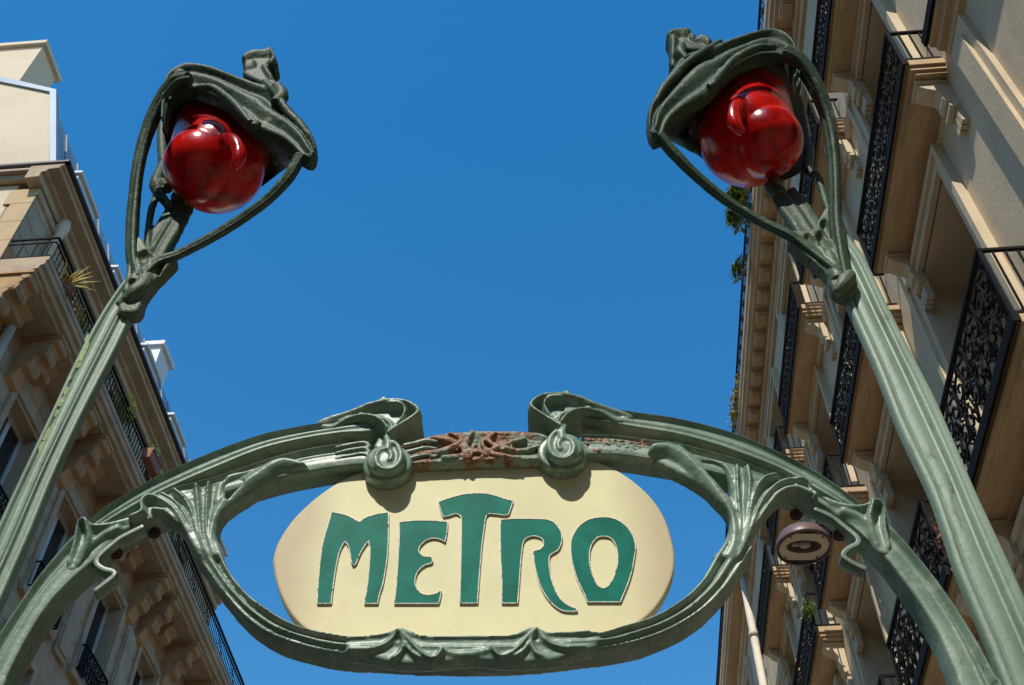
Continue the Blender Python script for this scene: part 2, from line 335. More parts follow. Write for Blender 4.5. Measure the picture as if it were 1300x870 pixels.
# ------------------------------------------------------------------ BUILDINGS (local frame: x = lateral w, y = along street u)
def bpart(mb, name, m, parent, smooth=False, loc=None):
    o = mb.obj(name, m, None, smooth, None, True); o.parent = parent
    o.location = loc or (0, 0, 0); return o
def inst(src, parent, loc):
    c = src.copy(); COL.objects.link(c); c.parent = parent; c.location = loc; return c
def curve_tube(mb, pts, r, sides=5): mb.tube([(0, p[0], p[1]) for p in pts], r, sides)
def spiral(cx, cz, r, a0, turns, d=1, n=22, rin=.12):
    out = []
    for i in range(n+1):
        t = i/n; q = a0+d*turns*2*PI*t; rr = r*(1-(1-rin)*t)
        out.append((cx+rr*math.cos(q), cz+rr*math.sin(q)))
    return out
def ornate_panel(mb, L, H, r=.009, seed=1):
    """scrolling wrought iron panel in the plane x=0, y 0..L, z 0..H"""
    rg = random.Random(seed); n = max(2, round(L/(H*.62))); c = L/n
    for i in range(n):
        y = (i+.5)*c; d = 1 if i % 2 else -1
        R = min(c*.27, H*.2)
        for sx in (-1, 1):
            a0 = 0 if sx > 0 else PI
            curve_tube(mb, [(y+sx*c*.04, H*.04)]+[(y+sx*c*.04+sx*c*.06*k, H*.04+H*.1*k) for k in (1, 2)]+spiral(y+sx*c*.24, H*.3, R*.9, (-PI/2 if sx > 0 else -PI/2), 1.35, sx), r)
            curve_tube(mb, [(y+sx*c*.05, H*.96), (y+sx*c*.12, H*.88)]+spiral(y+sx*c*.24, H*.7, R*.95, PI/2, 1.35, -sx), r)
            curve_tube(mb, spiral(y+sx*c*.12, H*.5, R*.55, PI*.5*d, 1.2, sx), r*.9)
            curve_tube(mb, spiral(y+sx*c*.40, H*.52, R*.5, -PI*.5, 1.3, -sx), r*.9)
            curve_tube(mb, spiral(y+sx*c*.40, H*.88, R*.4, PI*.5, 1.2, sx), r*.8)
            curve_tube(mb, spiral(y+sx*c*.42, H*.12, R*.4, -PI*.5, 1.2, -sx), r*.8)
        curve_tube(mb, [(y, 0), (y+.02*d, H*.25), (y-.02*d, H*.5), (y+.02*d, H*.75), (y, H)], r)
        mb.ball((0, y, H*.5), r*2.6, 4); mb.ball((0, y, H*.2), r*2, 4); mb.ball((0, y, H*.8), r*2, 4)
    for i in range(n+1): mb.box(-r*.8, r*.8, i*c-r*.8, i*c+r*.8, 0, H)
def facade_wall(mb, w0, w1, u0, u1, z0, z1, holes):
    """slab of wall between w0 (street face) and w1 with rectangular holes (ua, ub, za, zb) sorted in rows"""
    rows = sorted({(h[2], h[3]) for h in holes}); z = z0
    for za, zb in rows:
        if za > z: mb.box(w0, w1, u0, u1, z, za)
        us = sorted((h[0], h[1]) for h in holes if (h[2], h[3]) == (za, zb)); u = u0
        for a, b in us:
            if a > u: mb.box(w0, w1, u, a, za, zb)
            u = b
        if u < u1: mb.box(w0, w1, u, u1, za, zb)
        z = zb
    if z < z1: mb.box(w0, w1, u0, u1, z, z1)

WR = 3.32       # street face of the right building
STOREYS = [     # slab z, first slab near edge (k=0), slab width, opening near edge, opening width, opening z0, z1, railing height
    (13.08, 4.12, 2.32, 4.75, 1.25, 13.30, 15.35, .50),
    (10.45, 4.76, 2.22, 5.17, 1.25, 10.62, 12.88, .56),
    (7.42, 5.10, 2.22, 5.58, 1.30, 7.60, 10.12, .76),
    (4.40, 5.30, 2.22, 5.80, 1.30, 4.58, 7.05, .76)]
PER = 2.715
bank = {}
def right_building(u0, u1, name, label, kmin, kmax, style):
    root = thing(name, label, 'building', rot(WR, (u0+u1)/2), -STAZ)
    off = Vector((-WR, -(u0+u1)/2, 0))
    holes = []
    for si, (zs, sn, sw, on, ow, oz0, oz1, rh) in enumerate(STOREYS):
        for k in range(kmin, kmax):
            if k in (-1, -2): continue
            a = on+k*PER
            if a > u0+.2 and a+ow < u1-.2: holes.append((a, a+ow, oz0, oz1, si, k))
    wl = MB(); facade_wall(wl, WR, WR+.62, u0, u1, 0, 16.1, [h[:4] for h in holes])
    bpart(wl, 'wall', 'stone', root, loc=off)
    bk = MB(); bk.box(WR+.625, WR+9, u0+.01, u1-.01, 0, 16.0); bpart(bk, 'rear_wall', 'stone', root, loc=off)
    rf = MB(); rf.prism_y([(WR-.1, 16.52), (WR+1.6, 19.4), (WR+4.8, 20.4), (WR+8, 19.4), (WR+9, 16.52)], u0, u1); bpart(rf, 'roof', 'zinc', root, loc=off)
    # cornice: stepped mouldings, modillions
    c = MB(); c.prism_y([(2.95, 16.36), (2.95, 16.22), (2.99, 16.20), (3.0, 16.12), (WR+.3, 16.12), (WR+.3, 16.5), (2.93, 16.5), (2.93, 16.38)], u0, u1)
    c.prism_y([(WR-.09, 16.118), (WR-.09, 15.86), (WR-.05, 15.84), (WR-.05, 15.72), (WR+.05, 15.70), (WR+.05, 16.118)], u0, u1)
    cor = bpart(c, 'cornice', 'soffit', root, loc=off)
    rl = MB(); rl.box(2.955, 2.985, u0, u1, 17.02, 17.06); rl.box(2.955, 2.985, u0, u1, 16.56, 16.59)
    for k in range(int((u1-u0)/.11)): rl.box(2.963, 2.977, u0+.05+k*.11, u0+.064+k*.11, 16.50, 17.03)
    for k in range(int((u1-u0)/.33)):
        rl.tube([(2.97, y, z) for y, z in spiral(u0+.17+k*.33, 16.8, .10, 0, 1.1, 1, 12)], .008, 4)
    bpart(rl, 'roof_railing', 'iron', root, loc=off)
    if style == 0:
        if 'mod' not in bank:
            m_ = MB(); m_.prism_y([(3.045, 16.119), (3.045, 16.05), (3.055, 16.04), (WR-.088, 16.02), (WR-.088, 16.119)], 0, .27)
            m_.box(3.035, WR-.09, -.015, .285, 16.10, 16.118); m_.box(3.075, WR-.12, .03, .24, 16.0, 16.05)
            bank['mod'] = bpart(m_, 'modillion', 'soffit', cor, loc=(0, u0+.15, 0)); start = 1
        else: start = 0
        for k in range(start, int((u1-u0-.3)/.445)): inst(bank['mod'], cor, (0, u0+.15+k*.445, 0))
    # string course
    sc = MB(); sc.prism_y([(WR+.05, 12.97), (WR-.05, 12.97), (WR-.07, 13.06), (WR-.03, 13.1), (WR+.05, 13.1)], u0, u1)
    bpart(sc, 'string_course', 'stone', root, loc=off)
    for (a, b, z0, z1, si, k) in holes:
        zs, sn, sw, on, ow, _, _, rh = STOREYS[si]
        key = (si,)
        if ('win',)+key not in bank:
            f = MB(); W0 = WR+.56
            for (ya, yb, za, zb) in ((0, .07, 0, z1-z0), (ow-.07, ow, 0, z1-z0), (.07, ow-.07, z1-z0-.07, z1-z0), (.07, ow-.07, 0, .12), (ow/2-.05, ow/2+.05, .12, z1-z0-.07)):
                f.box(W0, W0+.05, ya, yb, za, zb)
            for zz in (.8, 1.45):
                if zz < z1-z0-.3: f.box(W0+.01, W0+.04, .07, ow/2-.05, zz, zz+.035); f.box(W0+.01, W0+.04, ow/2+.05, ow-.07, zz, zz+.035)
            fo = bpart(f, 'window', 'frame', root, loc=off+Vector((0, a, z0))); bank[('win',)+key] = fo
            p = MB(); p.box(W0+.02, W0+.028, .06, ow-.06, .05, z1-z0-.05); po = bpart(p, 'pane', 'glass', fo); bank[('pane',)+key] = po
            s_ = MB()   # moulded surround, two steps
            H = z1-z0
            for (t0, t1, pr) in ((.0, .10, .055), (.10, .17, .085)):
                s_.box(WR-pr, WR+.01, -t1, -t0, -.0, H+t1); s_.box(WR-pr, WR+.01, ow+t0, ow+t1, -.0, H+t1); s_.box(WR-pr, WR+.01, -t0, ow+t0, H+t0, H+t1)
            so_ = bpart(s_, 'window_surround', 'stone', root, loc=off+Vector((0, a, z0))); bank[('sur',)+key] = so_
        else:
            fo = inst(bank[('win',)+key], root, off+Vector((0, a, z0))); inst(bank[('pane',)+key], fo, (0, 0, 0)); inst(bank[('sur',)+key], root, off+Vector((0, a, z0)))
        ya = sn+k*PER
        if ya < u0 or ya+sw > u1: continue
        at = off+Vector((0, ya, zs))
        if ('bal',)+key not in bank:
            s_ = MB()
            for (ww, z_0, z_1, e) in ((2.985, .07, .15, 0), (3.02, .02, .07, .025), (3.055, -.02, .02, .05), (3.265, -.055, -.02, .10)):
                s_.box(ww, WR+.02, e, sw-e, z_0, z_1)
            bo = bpart(s_, 'balcony', 'soffit', root, loc=at)
            r_ = MB(); T = rh
            r_.box(2.962, 3.015, -.01, sw+.01, .07, .17); r_.box(2.97, 3.0, 0, sw*.99, .171, .19); r_.box(2.965, 3.005, 0, sw*.99, T+.12, T+.15)
            for y in (0.0, sw*.99-.03): r_.box(2.97, 3.0, y, y+.03, .15, T+.13)
            for y in (0.0, sw*.99-.03):
                r_.box(2.98, WR-.01, y, y+.03, T+.12, T+.145); r_.box(2.98, WR-.01, y, y+.03, .16, .185)
                for q in (3.07, 3.16, 3.25): r_.box(q, q+.014, y+.008, y+.022, .18, T+.12)
            ro = bpart(r_, 'railing', 'iron', bo)
            sc_ = MB(); ornate_panel(sc_, sw*.97-.05, T-.10, .0075 if si < 2 else .011)
            o2 = bpart(sc_, 'scrollwork', 'iron', bo, True, loc=(2.985, .035, .20))
            e_ = MB()
            bank[('bal',)+key] = bo; bank[('rail',)+key] = ro; bank[('scr',)+key] = o2
            if 'brk' not in bank:
                k_ = MB(); pf = [(WR+.01, -.20), (3.08, -.20), (3.06, -.24), (3.08, -.29), (3.13, -.33), (3.19, -.36), (3.22, -.42), (3.205, -.49), (3.22, -.54), (3.27, -.56), (3.28, -.66), (WR+.01, -.70)]
                k_.prism_y(pf, 0, .16); k_.prism_y([(WR, -.21), (3.05, -.21), (3.045, -.245), (WR, -.245)], -.02, .18)
                for q in (.0, .058, .116): k_.box(WR-.06, WR+.01, q, q+.044, -.86, -.72)
                k_.tube([(3.26, -.01, -.62), (3.26, .17, -.62)], .035, 10)
                bank['brk'] = bpart(k_, 'bracket', 'stone', bo, loc=(0, .12, .178)); inst(bank['brk'], bo, (0, sw-.28, .178))
            else:
                inst(bank['brk'], bo, (0, .12, .178)); inst(bank['brk'], bo, (0, sw-.28, .178))
        else:
            bo = inst(bank[('bal',)+key], root, at); inst(bank[('rail',)+key], bo, (0, 0, 0)); inst(bank[('scr',)+key], bo, (2.985, .035, .20))
            inst(bank['brk'], bo, (0, .12, .178)); inst(bank['brk'], bo, (0, sw-.28, .178))
    return root, off
RB, RO = right_building(-30, 19.15, 'apartment_building', 'pale limestone apartment building on the right with rows of ornate black iron balconies', -12, 6, 0)
RB2, RO2 = right_building(19.2, 36, 'apartment_building', 'narrow far sliver of stone apartment building beyond the cream downpipe at right', 5, 12, 1)
lg = MB(); lg.box(WR-.05, WR+.01, 4.22, 4.6, 0, 10.3); lg.box(WR-.085, WR-.05, 4.30, 4.52, .4, 10.1); bpart(lg, 'pilaster', 'stone', RB, loc=RO)
lg = MB(); lg.prism_y([(WR+.02, 10.62), (3.16, 10.62), (3.16, 10.50), (3.20, 10.49), (3.21, 10.42), (3.26, 10.41), (3.27, 10.33), (WR+.02, 10.30)], -30, 4.6); bpart(lg, 'ledge', 'soffit', RB, loc=RO)
lg = MB(); lg.box(3.13, WR, -30, 4.62, 10.623, 10.66); lg.box(3.13, 3.157, -30, 4.62, 10.55, 10.62); bpart(lg, 'ledge_flashing', 'iron', RB, loc=RO)
def downpipe(root, off, w_, u_, z0, z1, r=.07):
    p = MB(); p.tube([(w_, u_, z0), (w_, u_, z1)], r, 14)
    for z in [z0+.5+i*2.0 for i in range(int((z1-z0)/2.0))]: p.tube([(w_, u_, z), (w_, u_, z+.06), (w_, u_, z+.10), (w_, u_, z+.13)], [r*1.15, r*1.4, r*1.4, r*1.15], 14)
    return bpart(p, 'drainpipe', 'pipe', root, True, loc=off)
downpipe(RB, RO, 3.14, 18.75, 0, 16.1)

# ---- left building
WL = -9.1; LU0, LU1 = 10.2, 22.3
LB = thing('apartment_building', 'sooty stone apartment building on the left with zinc mansard roof and white dormers', 'building', rot(WL, (LU0+LU1)/2), -STAZ)
LO = Vector((-WL, -(LU0+LU1)/2, 0))
lh = []
LWIN = [12.55+2.35*k for k in range(4)]
for cz0, cz1, ww in ((16.55, 18.15, .85), (13.05, 15.2, 1.05), (9.9, 12.2, 1.05), (6.7, 9.0, 1.05), (3.4, 5.9, 1.1)):
    for c_ in LWIN: lh.append((c_-ww/2, c_+ww/2, cz0, cz1))
wl = MB()
def fw_left(mb, x_out, x_in, u0, u1, z0, z1, holes): facade_wall(mb, x_in, x_out, u0, u1, z0, z1, holes)
fw_left(wl, WL-.012, WL-.45, LU0+.02, LU1, 0, 18.5, lh); bpart(wl, 'wall', 'stone_old', LB, loc=LO)
bk = MB(); bk.box(WL-9, WL-.46, LU0+.015, LU1, 0, 18.9); bpart(bk, 'gable_wall', 'render_wall', LB, loc=LO)
# ashlar blocks on the top two storeys
nblk = 0; blk = {}
def block(L, H, m='stone_old'):
    k = (round(L, 2), round(H, 2), m)
    if k not in blk:
        b = MB(); e = .008; b.add([(-.0, 0, 0), (0, L, 0), (0, L, H), (0, 0, H), (.014, e, e), (.014, L-e, e), (.014, L-e, H-e), (.014, e, H-e)],
                                  [(4, 5, 6, 7), (0, 1, 5, 4), (1, 2, 6, 5), (2, 3, 7, 6), (3, 0, 4, 7), (3, 2, 1, 0)])
        blk[k] = b.mesh('stone_block', m, False, True)
    return blk[k]
wallobj = [o for o in LB.children if o.name.startswith('wall')][0]
z = 13.05
while z < 18.3:
    H = .42
    us = [LU0+.02]+[x for h in lh if h[2] <= z+.2 <= h[3] for x in h[:2]]+[LU1]
    for i in range(0, len(us)-1, 2):
        a, b = us[i], us[i+1]; n_ = max(1, round((b-a)/.65)); s_ = (b-a)/n_
        for k in range(n_):
            if nblk > 298 : break
            o = bpy.data.objects.new('stone_block', block(round(s_-.01, 3), H-.01, 'stone_old' if random.random() < .8 else 'stone_warm')); COL.objects.link(o)
            o.parent = wallobj; o.location = (WL-.013+random.random()*.004, a+k*s_+.005, z+.005); nblk += 1
    z += H
# quoins on the gable
gab = [o for o in LB.children if o.name.startswith('gable')][0]
z = 12.0; i = 0
while z < 18.45:
    L = .52 if i % 2 else .38; H = .55
    q = MB(); q.box(WL-L, WL-.0, LU0-.018, LU0+.012, z+.006, min(z+H, 18.5)-.006)
    qo = q.obj('quoin_stone', 'quoin'); qo.parent = gab; z += H; i += 1
# windows
for (a, b, z0, z1) in lh:
    W = b-a; H = z1-z0
    key = ('L', round(W, 2), round(H, 2))
    if key not in bank:
        f = MB(); x = WL-.26
        for (ya, yb, za, zb) in ((0, .08, 0, H), (W-.08, W, 0, H), (.08, W-.08, H-.08, H), (.08, W-.08, 0, .12), (W/2-.05, W/2+.05, .12, H-.08)): f.box(x-.05, x, ya, yb, za, zb)
        fo = bpart(f, 'window', 'white', LB, loc=LO+Vector((0, a, z0)))
        p = MB(); p.box(x-.035, x-.027, .07, W-.07, .06, H-.06); po = bpart(p, 'pane', 'glass', fo)
        s_ = MB(); s_.box(WL-.0, WL+.05, -.16, -.02, 0, H+.16); s_.box(WL-.0, WL+.05, W+.02, W+.16, 0, H+.16); s_.box(WL-.0, WL+.05, -.02, W+.02, H+.02, H+.16); s_.box(WL-.0, WL+.09, -.2, W+.2, -.12, -.002)
        su = bpart(s_, 'window_surround', 'stone_old', LB, loc=LO+Vector((0, a, z0))); bank[key] = (fo, po, su)
    else:
        fo, po, su = bank[key]; c_ = inst(fo, LB, LO+Vector((0, a, z0))); inst(po, c_, (0, 0, 0)); inst(su, LB, LO+Vector((0, a, z0)))
    if z0 < 16:
        key = ('Lr',)
        if key not in bank:
            r_ = MB(); x = WL+.14; r_.box(x-.015, x+.015, -.08, 1.13, .50, .53); r_.box(x-.012, x+.012, -.08, 1.13, .02, .045)
            for y in (-.08, 1.11): r_.box(x-.012, x+.012, y, y+.02, .02, .5); r_.box(WL, x, y, y+.02, .50, .525); r_.box(WL, x, y, y+.02, .02, .045)
            t_ = MB(); ornate_panel(t_, 1.15, .45, .009, 3); t_.v = [(p[0]+x, p[1]-.06, p[2]+.045) for p in t_.v]
            r_.add(t_.v, t_.f)
            bank[key] = bpart(r_, 'window_railing', 'iron', LB, loc=LO+Vector((0, a, z0)))
        else: inst(bank[key], LB, LO+Vector((0, a, z0)))
# panels between windows (raised pilaster panels with mouldings)
for c_ in [LU0+.75]+[c+1.175 for c in LWIN[:-1]]:
    pn = MB(); pn.box(WL-.0, WL+.045, c_-.26, c_+.26, 12.9, 15.1); pn.box(WL+.045, WL+.075, c_-.2, c_+.2, 13.0, 15.0)
    bpart(pn, 'wall_panel', 'stone_old', LB, loc=LO)
# balcony on corbels
bs = MB(); bs.prism_y([(WL, 16.42), (-8.27, 16.42), (-8.27, 16.34), (-8.30, 16.32), (-8.30, 16.22), (-8.36, 16.20), (-8.38, 16.12), (-8.46, 16.10), (-8.48, 16.06), (WL, 16.06)], LU0, 24.2)
bal = bpart(bs, 'balcony', 'stone_old', LB, loc=LO)
cb = MB()
pf = [(WL, 16.055), (-8.44, 16.055), (-8.42, 15.98), (-8.45, 15.90), (-8.53, 15.87), (-8.58, 15.80), (-8.56, 15.72), (-8.60, 15.64), (-8.70, 15.62), (-8.76, 15.55), (-8.75, 15.44), (-8.80, 15.36), (-8.90, 15.33), (-8.95, 15.22), (-9.0, 15.12), (WL, 15.08)]
cb.prism_y(pf, 0, .34); cb.box(WL+.02, -8.40, -.04, .38, 15.995, 16.054)
cb.tube([(-8.52, -.015, 15.95), (-8.52, .355, 15.95)], .07, 12); cb.tube([(-8.68, -.015, 15.70), (-8.68, .355, 15.70)], .055, 12)
cbo = None
for i, c_ in enumerate(LWIN):
    for d in (-.98, .64):
        if cbo is None: cbo = bpart(cb, 'corbel', 'stone_warm', bal, loc=(0, c_+d, 0)); bev = cbo.modifiers.new('bevel', 'BEVEL'); bev.width = .012; bev.segments = 2
        else: inst(cbo, bal, (0, c_+d, 0))
inst(cbo, bal, (0, LU0+.02, 0)); inst(cbo, bal, (0, 21.7, 0))
for k in range(9):    # carved blocks between the corbels
    ro = MB(); ro.prism_y([(WL, 16.055), (-8.75, 16.055), (-8.72, 15.95), (-8.85, 15.88), (-8.86, 15.75), (WL, 15.7)], LU0+.5+k*1.25, LU0+.9+k*1.25)
    bpart(ro, 'soffit_block', 'stone_warm', bal)
rl = MB(); X = -8.31; ZT = 17.0
rl.box(X-.02, X+.02, LU0+.03, 24.1, ZT-.035, ZT); rl.box(X-.012, X+.012, LU0+.03, 24.1, ZT-.15, ZT-.13); rl.box(X-.015, X+.015, LU0+.03, 24.1, 16.46, 16.49)
rl.box(WL-.6, X, LU0+.02, LU0+.05, ZT-.035, ZT); rl.box(WL-.6, X, LU0+.02, LU0+.05, 16.46, 16.49); rl.box(WL-.6, X, LU0+.025, LU0+.045, ZT-.15, ZT-.13)
ro_ = bpart(rl, 'railing', 'iron', bal)
bb = MB()
for k in range(int(13.8/.115)): bb.box(X-.008, X+.008, LU0+.1+k*.115, LU0+.116+k*.115, 16.48, ZT-.14)
for k in range(int(13.8/.115)): bb.tube([(X, y, z_) for y, z_ in spiral(LU0+.155+k*.115, ZT-.085, .038, 0, 1, 1, 8, .9)], .006, 4)
for k in range(6): bb.box(WL-.5+k*.24, WL-.484+k*.24, LU0+.03, LU0+.046, 16.48, ZT-.14)
for k in range(12):
    for s_ in (0, 1): bb.tube([(X+.01, LU0+.4+k*1.15+s_*.5, 16.5), (X+.01, LU0+.65+k*1.15, 16.7), (X+.01, LU0+.9+k*1.15-s_*.5, 16.88)], .008, 4)
o = bpart(bb, 'balusters', 'iron', bal); o['kind'] = 'stuff'
# cornice
c = MB(); c.prism_y([(WL-.2, 18.9), (-8.70, 18.9), (-8.70, 18.84), (-8.75, 18.82), (-8.76, 18.76), (-8.96, 18.74), (-8.97, 18.68), (-9.05, 18.66), (-9.055, 18.52), (WL-.2, 18.50)], LU0-.25, LU1+.1)
bpart(c, 'cornice', 'stone_old', LB, loc=LO)
c = MB(); c.prism_y([(WL-.01, 18.36), (-9.04, 18.36), (-9.04, 18.30), (-9.06, 18.27), (WL-.01, 18.25)], LU0-.05, LU1); bpart(c, 'architrave', 'stone_old', LB, loc=LO)
gu = MB(); gu.box(-8.72, -8.62, LU0-.27, LU1+.1, 18.905, 18.96); gu.box(WL-1.5, -8.62, LU0-.28, LU0-.2, 18.905, 18.96); bpart(gu, 'gutter', 'lampdark', LB, loc=LO)
# lower panel moulding under the cornice
for c_ in [c+1.175 for c in LWIN[:-1]]:
    pm = MB(); pm.box(WL-.0, WL+.04, c_-.3, c_+.3, 16.6, 18.25); bpart(pm, 'attic_panel', 'stone_old', LB, loc=LO)
# mansard roof with gable
rf = MB(); rf.prism_y([(WL-8, 18.96), (-9.12, 18.96), (-9.2, 19.2), (-10.02, 22.0), (-11.6, 22.85), (-14.5, 22.9), (WL-8, 19.1)], LU0+.05, LU1)
roof = bpart(rf, 'roof', 'zinc', LB, loc=LO)
for k in range(18):
    sm_ = MB(); y = LU0+.2+k*.68; sm_.tube([(-9.16, y, 19.15), (-9.99, y, 21.95)], .025, 6); bpart(sm_, 'roof_seam', 'zinc', roof)
ge = MB(); ge.prism_y([(-9.02, 19.0), (-8.96, 19.0), (-9.94, 22.15), (-11.6, 23.05), (-15, 23.1), (-15, 22.9), (-11.6, 22.85), (-10.05, 22.08), (-9.15, 19.25)], LU0-.06, LU0+.12); bpart(ge, 'parapet_flashing', 'zinc', roof)
gw = MB(); gw.prism_y([(-15, 18.9), (-9.2, 18.96), (-9.16, 19.2), (-10.05, 22.07), (-11.6, 22.84), (-15, 22.89)], LU0-.01, LU0+.2); bpart(gw, 'gable', 'render_wall', LB, loc=LO)
gr = MB(); gr.box(-15, -9.0, LU0-.10, LU0-.012, 18.7, 18.96); gr.box(-15, -9.3, LU0-.16, LU0-.1, 18.86, 18.96); bpart(gr, 'gable_shade_band', 'stone_old', LB, loc=LO)  # darker stone band standing in for the shade along the gable foot
for i, y in enumerate((10.75, 12.95, 15.0, 17.05, 19.1, 21.0)):
    if 'dorm' not in bank:
        d = MB(); d.prism_y([(-9.0, 18.97), (-8.98, 19.82), (-10.2, 19.9), (-10.2, 18.97)], 0, .95)
        d.prism_y([(-8.92, 19.82), (-8.91, 19.88), (-10.25, 19.98), (-10.25, 19.91)], -.05, 1.0)
        do = bpart(d, 'dormer', 'white', roof, loc=(0, y, 0))
        gl = MB(); gl.box(-8.992, -8.97, .15, .8, 19.1, 19.65); g2 = bpart(gl, 'dormer_pane', 'glass', LB, loc=LO+Vector((0, y, 0)))
        bank['dorm'] = (do, g2)
    else: inst(bank['dorm'][0], roof, (0, y, 0)); inst(bank['dorm'][1], LB, LO+Vector((0, y, 0)))
for (x0, x1, y0, y1, z0, z1, m) in ((-12.6, -11.25, 10.5, 11.3, 22.5, 25.0, 'render_wall'), (-10.7, -10.0, 17.4, 18.1, 20.5, 22.7, 'white')):
    ch = MB(); ch.box(x0, x1, y0, y1, z0, z1); co = bpart(ch, 'chimney', m, roof)
    cp = MB(); cp.box(x0-.09, x1+.09, y0-.09, y1+.09, z1+.002, z1+.13); bpart(cp, 'chimney_cap', m, LB, loc=LO)
    for k in range(3):
        pt = MB(); yy = y0+.2+k*(y1-y0-.4)/2; pt.tube([((x0+x1)/2, yy, z1+.13), ((x0+x1)/2, yy, z1+.42)], [.1, .08], 10); bpart(pt, 'chimney_pot', 'clay', LB, loc=LO)
gr2 = MB()
for k in range(40): gr2.box(-8.78, -8.765, LU0+2+k*.25, LU0+2.015+k*.25, 18.96, 19.22)
gr2.box(-8.785, -8.76, LU0+2, LU0+12, 19.21, 19.24); gr2.box(-8.785, -8.76, LU0+2, LU0+12, 19.08, 19.1); bpart(gr2, 'roof_guard_rail', 'iron', LB, loc=LO)
dp = MB(); dp.tube([(-9.0, 11.05, 16.4), (-9.0, 11.05, 18.35), (-9.0, 11.05, 18.42), (-9.0, 11.05, 18.55), (-9.0, 11.05, 18.7)], [.085, .085, .12, .12, .10], 14); dp.tube([(-9.0, 11.05, 0), (-9.0, 11.05, 15.98)], .085, 14)
for z_ in (17.2, 14.6): dp.tube([(-9.0, 11.05, z_), (-9.0, 11.05, z_+.08)], .11, 14)
bpart(dp, 'drainpipe', 'pipe', LB, True, loc=LO)

def blocker_building(label, wa, wb, ua, ub, face):  # unseen buildings added to cut sky fill and deepen the shade
    root = thing('apartment_building', label, 'building', rot((wa+wb)/2, (ua+ub)/2), -STAZ); of = Vector((-(wa+wb)/2, -(ua+ub)/2, 0))
    b = MB(); b.box(wa, wb, ua, ub, 0, 18.2); bpart(b, 'wall', 'stone_old', root, loc=of)
    b = MB(); b.box(wa-.3, wb+.3, ua-.3, ub+.3, 18.2, 18.6); bpart(b, 'cornice', 'stone_old', root, loc=of)
    b = MB(); b.add([(wa, ua, 18.6), (wb, ua, 18.6), (wb, ub, 18.6), (wa, ub, 18.6), (wa+1.5, ua+1.5, 21.5), (wb-1.5, ua+1.5, 21.5), (wb-1.5, ub-1.5, 21.5), (wa+1.5, ub-1.5, 21.5)], [(0,1,5,4),(1,2,6,5),(2,3,7,6),(3,0,4,7),(4,5,6,7),(3,2,1,0)]); bpart(b, 'roof', 'zinc', root, loc=of)
    L = (ub-ua) if face == 'w' else (wb-wa); first = None
    for z_ in (1, 4.2, 7.4, 10.6, 13.8):
        for k in range(int(L/2.6)):
            if first is None:
                f = MB()
                if face == 'w': f.box(-.02, .06, 0, 1.1, 0, 2.1)
                else: f.box(0, 1.1, -.02, .06, 0, 2.1)
                first = bpart(f, 'window', 'frame', root, loc=of+(Vector((wb, ua+.8+k*2.6, z_)) if face == 'w' else Vector((wa+.8+k*2.6, ub, z_))))
                g_ = MB()
                if face == 'w': g_.box(.061, .07, .1, 1.0, .1, 2.0)
                else: g_.box(.1, 1.0, .061, .07, .1, 2.0)
                pane1 = bpart(g_, 'pane', 'glass', first)
            else:
                c_ = inst(first, root, of+(Vector((wb, ua+.8+k*2.6, z_)) if face == 'w' else Vector((wa+.8+k*2.6, ub, z_)))); inst(pane1, c_, (0, 0, 0))
blocker_building('sooty stone apartment building added unseen left of the camera to block sky', -21, -9.1, -34, 3.5, 'w')
blocker_building('stone apartment building added unseen behind the camera to block sky', -9, 3.2, -46, -31, 'u')

# ------------------------------------------------------------------ plants on the balconies
def leaves(mb, c, r, n, size, seed, sc=(1, 1, 1), droop=0):
    rg = random.Random(seed)
    for i in range(n):
        d = Vector((rg.gauss(0, 1), rg.gauss(0, 1), rg.gauss(0, 1))); d.normalize(); d *= r*rg.random()**.45
        p = Vector(c)+Vector((d.x*sc[0], d.y*sc[1], d.z*sc[2]))
        a = Vector((rg.gauss(0, 1), rg.gauss(0, 1), rg.gauss(0, 1)-droop)).normalized(); b = a.orthogonal().normalized()
        s = size*(.6+.8*rg.random()); mb.add([p, p+a*s*.5+b*s*.28, p+a*s, p+a*s*.5-b*s*.28], [(0, 1, 2, 3)])
def plant(name, label, wv, u, z, r, n, size, m, sc=(1, 1, 1), seed=1, grp=None, potted=False, potmat='clay'):
    base = rot(wv, u, z); t = thing(name, label, 'plant', base)
    f = MB(); leaves(f, (0, 0, r*.9), r, n, size, seed, sc); o = f.obj('foliage', m); o.parent = t
    s_ = MB(); rg = random.Random(seed)
    for k in range(9):
        q = Vector((rg.gauss(0, .4)*r*sc[0], rg.gauss(0, .4)*r*sc[1], r*(.8+rg.random()*.8)))
        s_.tube([(0, 0, 0), q*.5+Vector((0, 0, .05)), q], [.012, .008, .004], 4)
    o = s_.obj('stem', m); o.parent = t
    if potted:
        p = MB(); p.tube([(0, 0, -.28), (0, 0, -.27), (0, 0, -.03), (0, 0, -.03), (0, 0, 0)], [.10, .12, .15, .17, .17], 14); o = p.obj('pot', potmat, None, True); o.parent = t
    return t
plant('balcony_shrub', 'bushy green shrub spilling over the roof railing left of the right lamp stem', 2.76, 10.3, 16.45, .38, 1100, .12, 'leaf', (.35, 1.3, .9), 3)
plant('trailing_plant', 'small pale flowering plant trailing below the bushy shrub on the roof railing', 2.76, 11.3, 16.15, .22, 260, .08, 'leaf', (.5, 1.2, .8), 4)
plant('balcony_shrub', 'thin dry yellowed plants along the roof railing above the arch at right', 2.92, 14.6, 16.45, .25, 420, .08, 'leaf_dry', (.3, 3, .8), 5)
plant('dry_plant', 'dry reddish brown plant on the balcony between arch and right pole', 3.1, 7.75, 7.6, .28, 700, .05, 'leaf_red', (.5, 1, 1), 6)
plant('balcony_plant', 'small green and yellow plant hanging at the balcony left of the street lamp', 2.95, 12.9, 10.7, .17, 240, .06, 'leaf', (.5, 1, 1), 7)
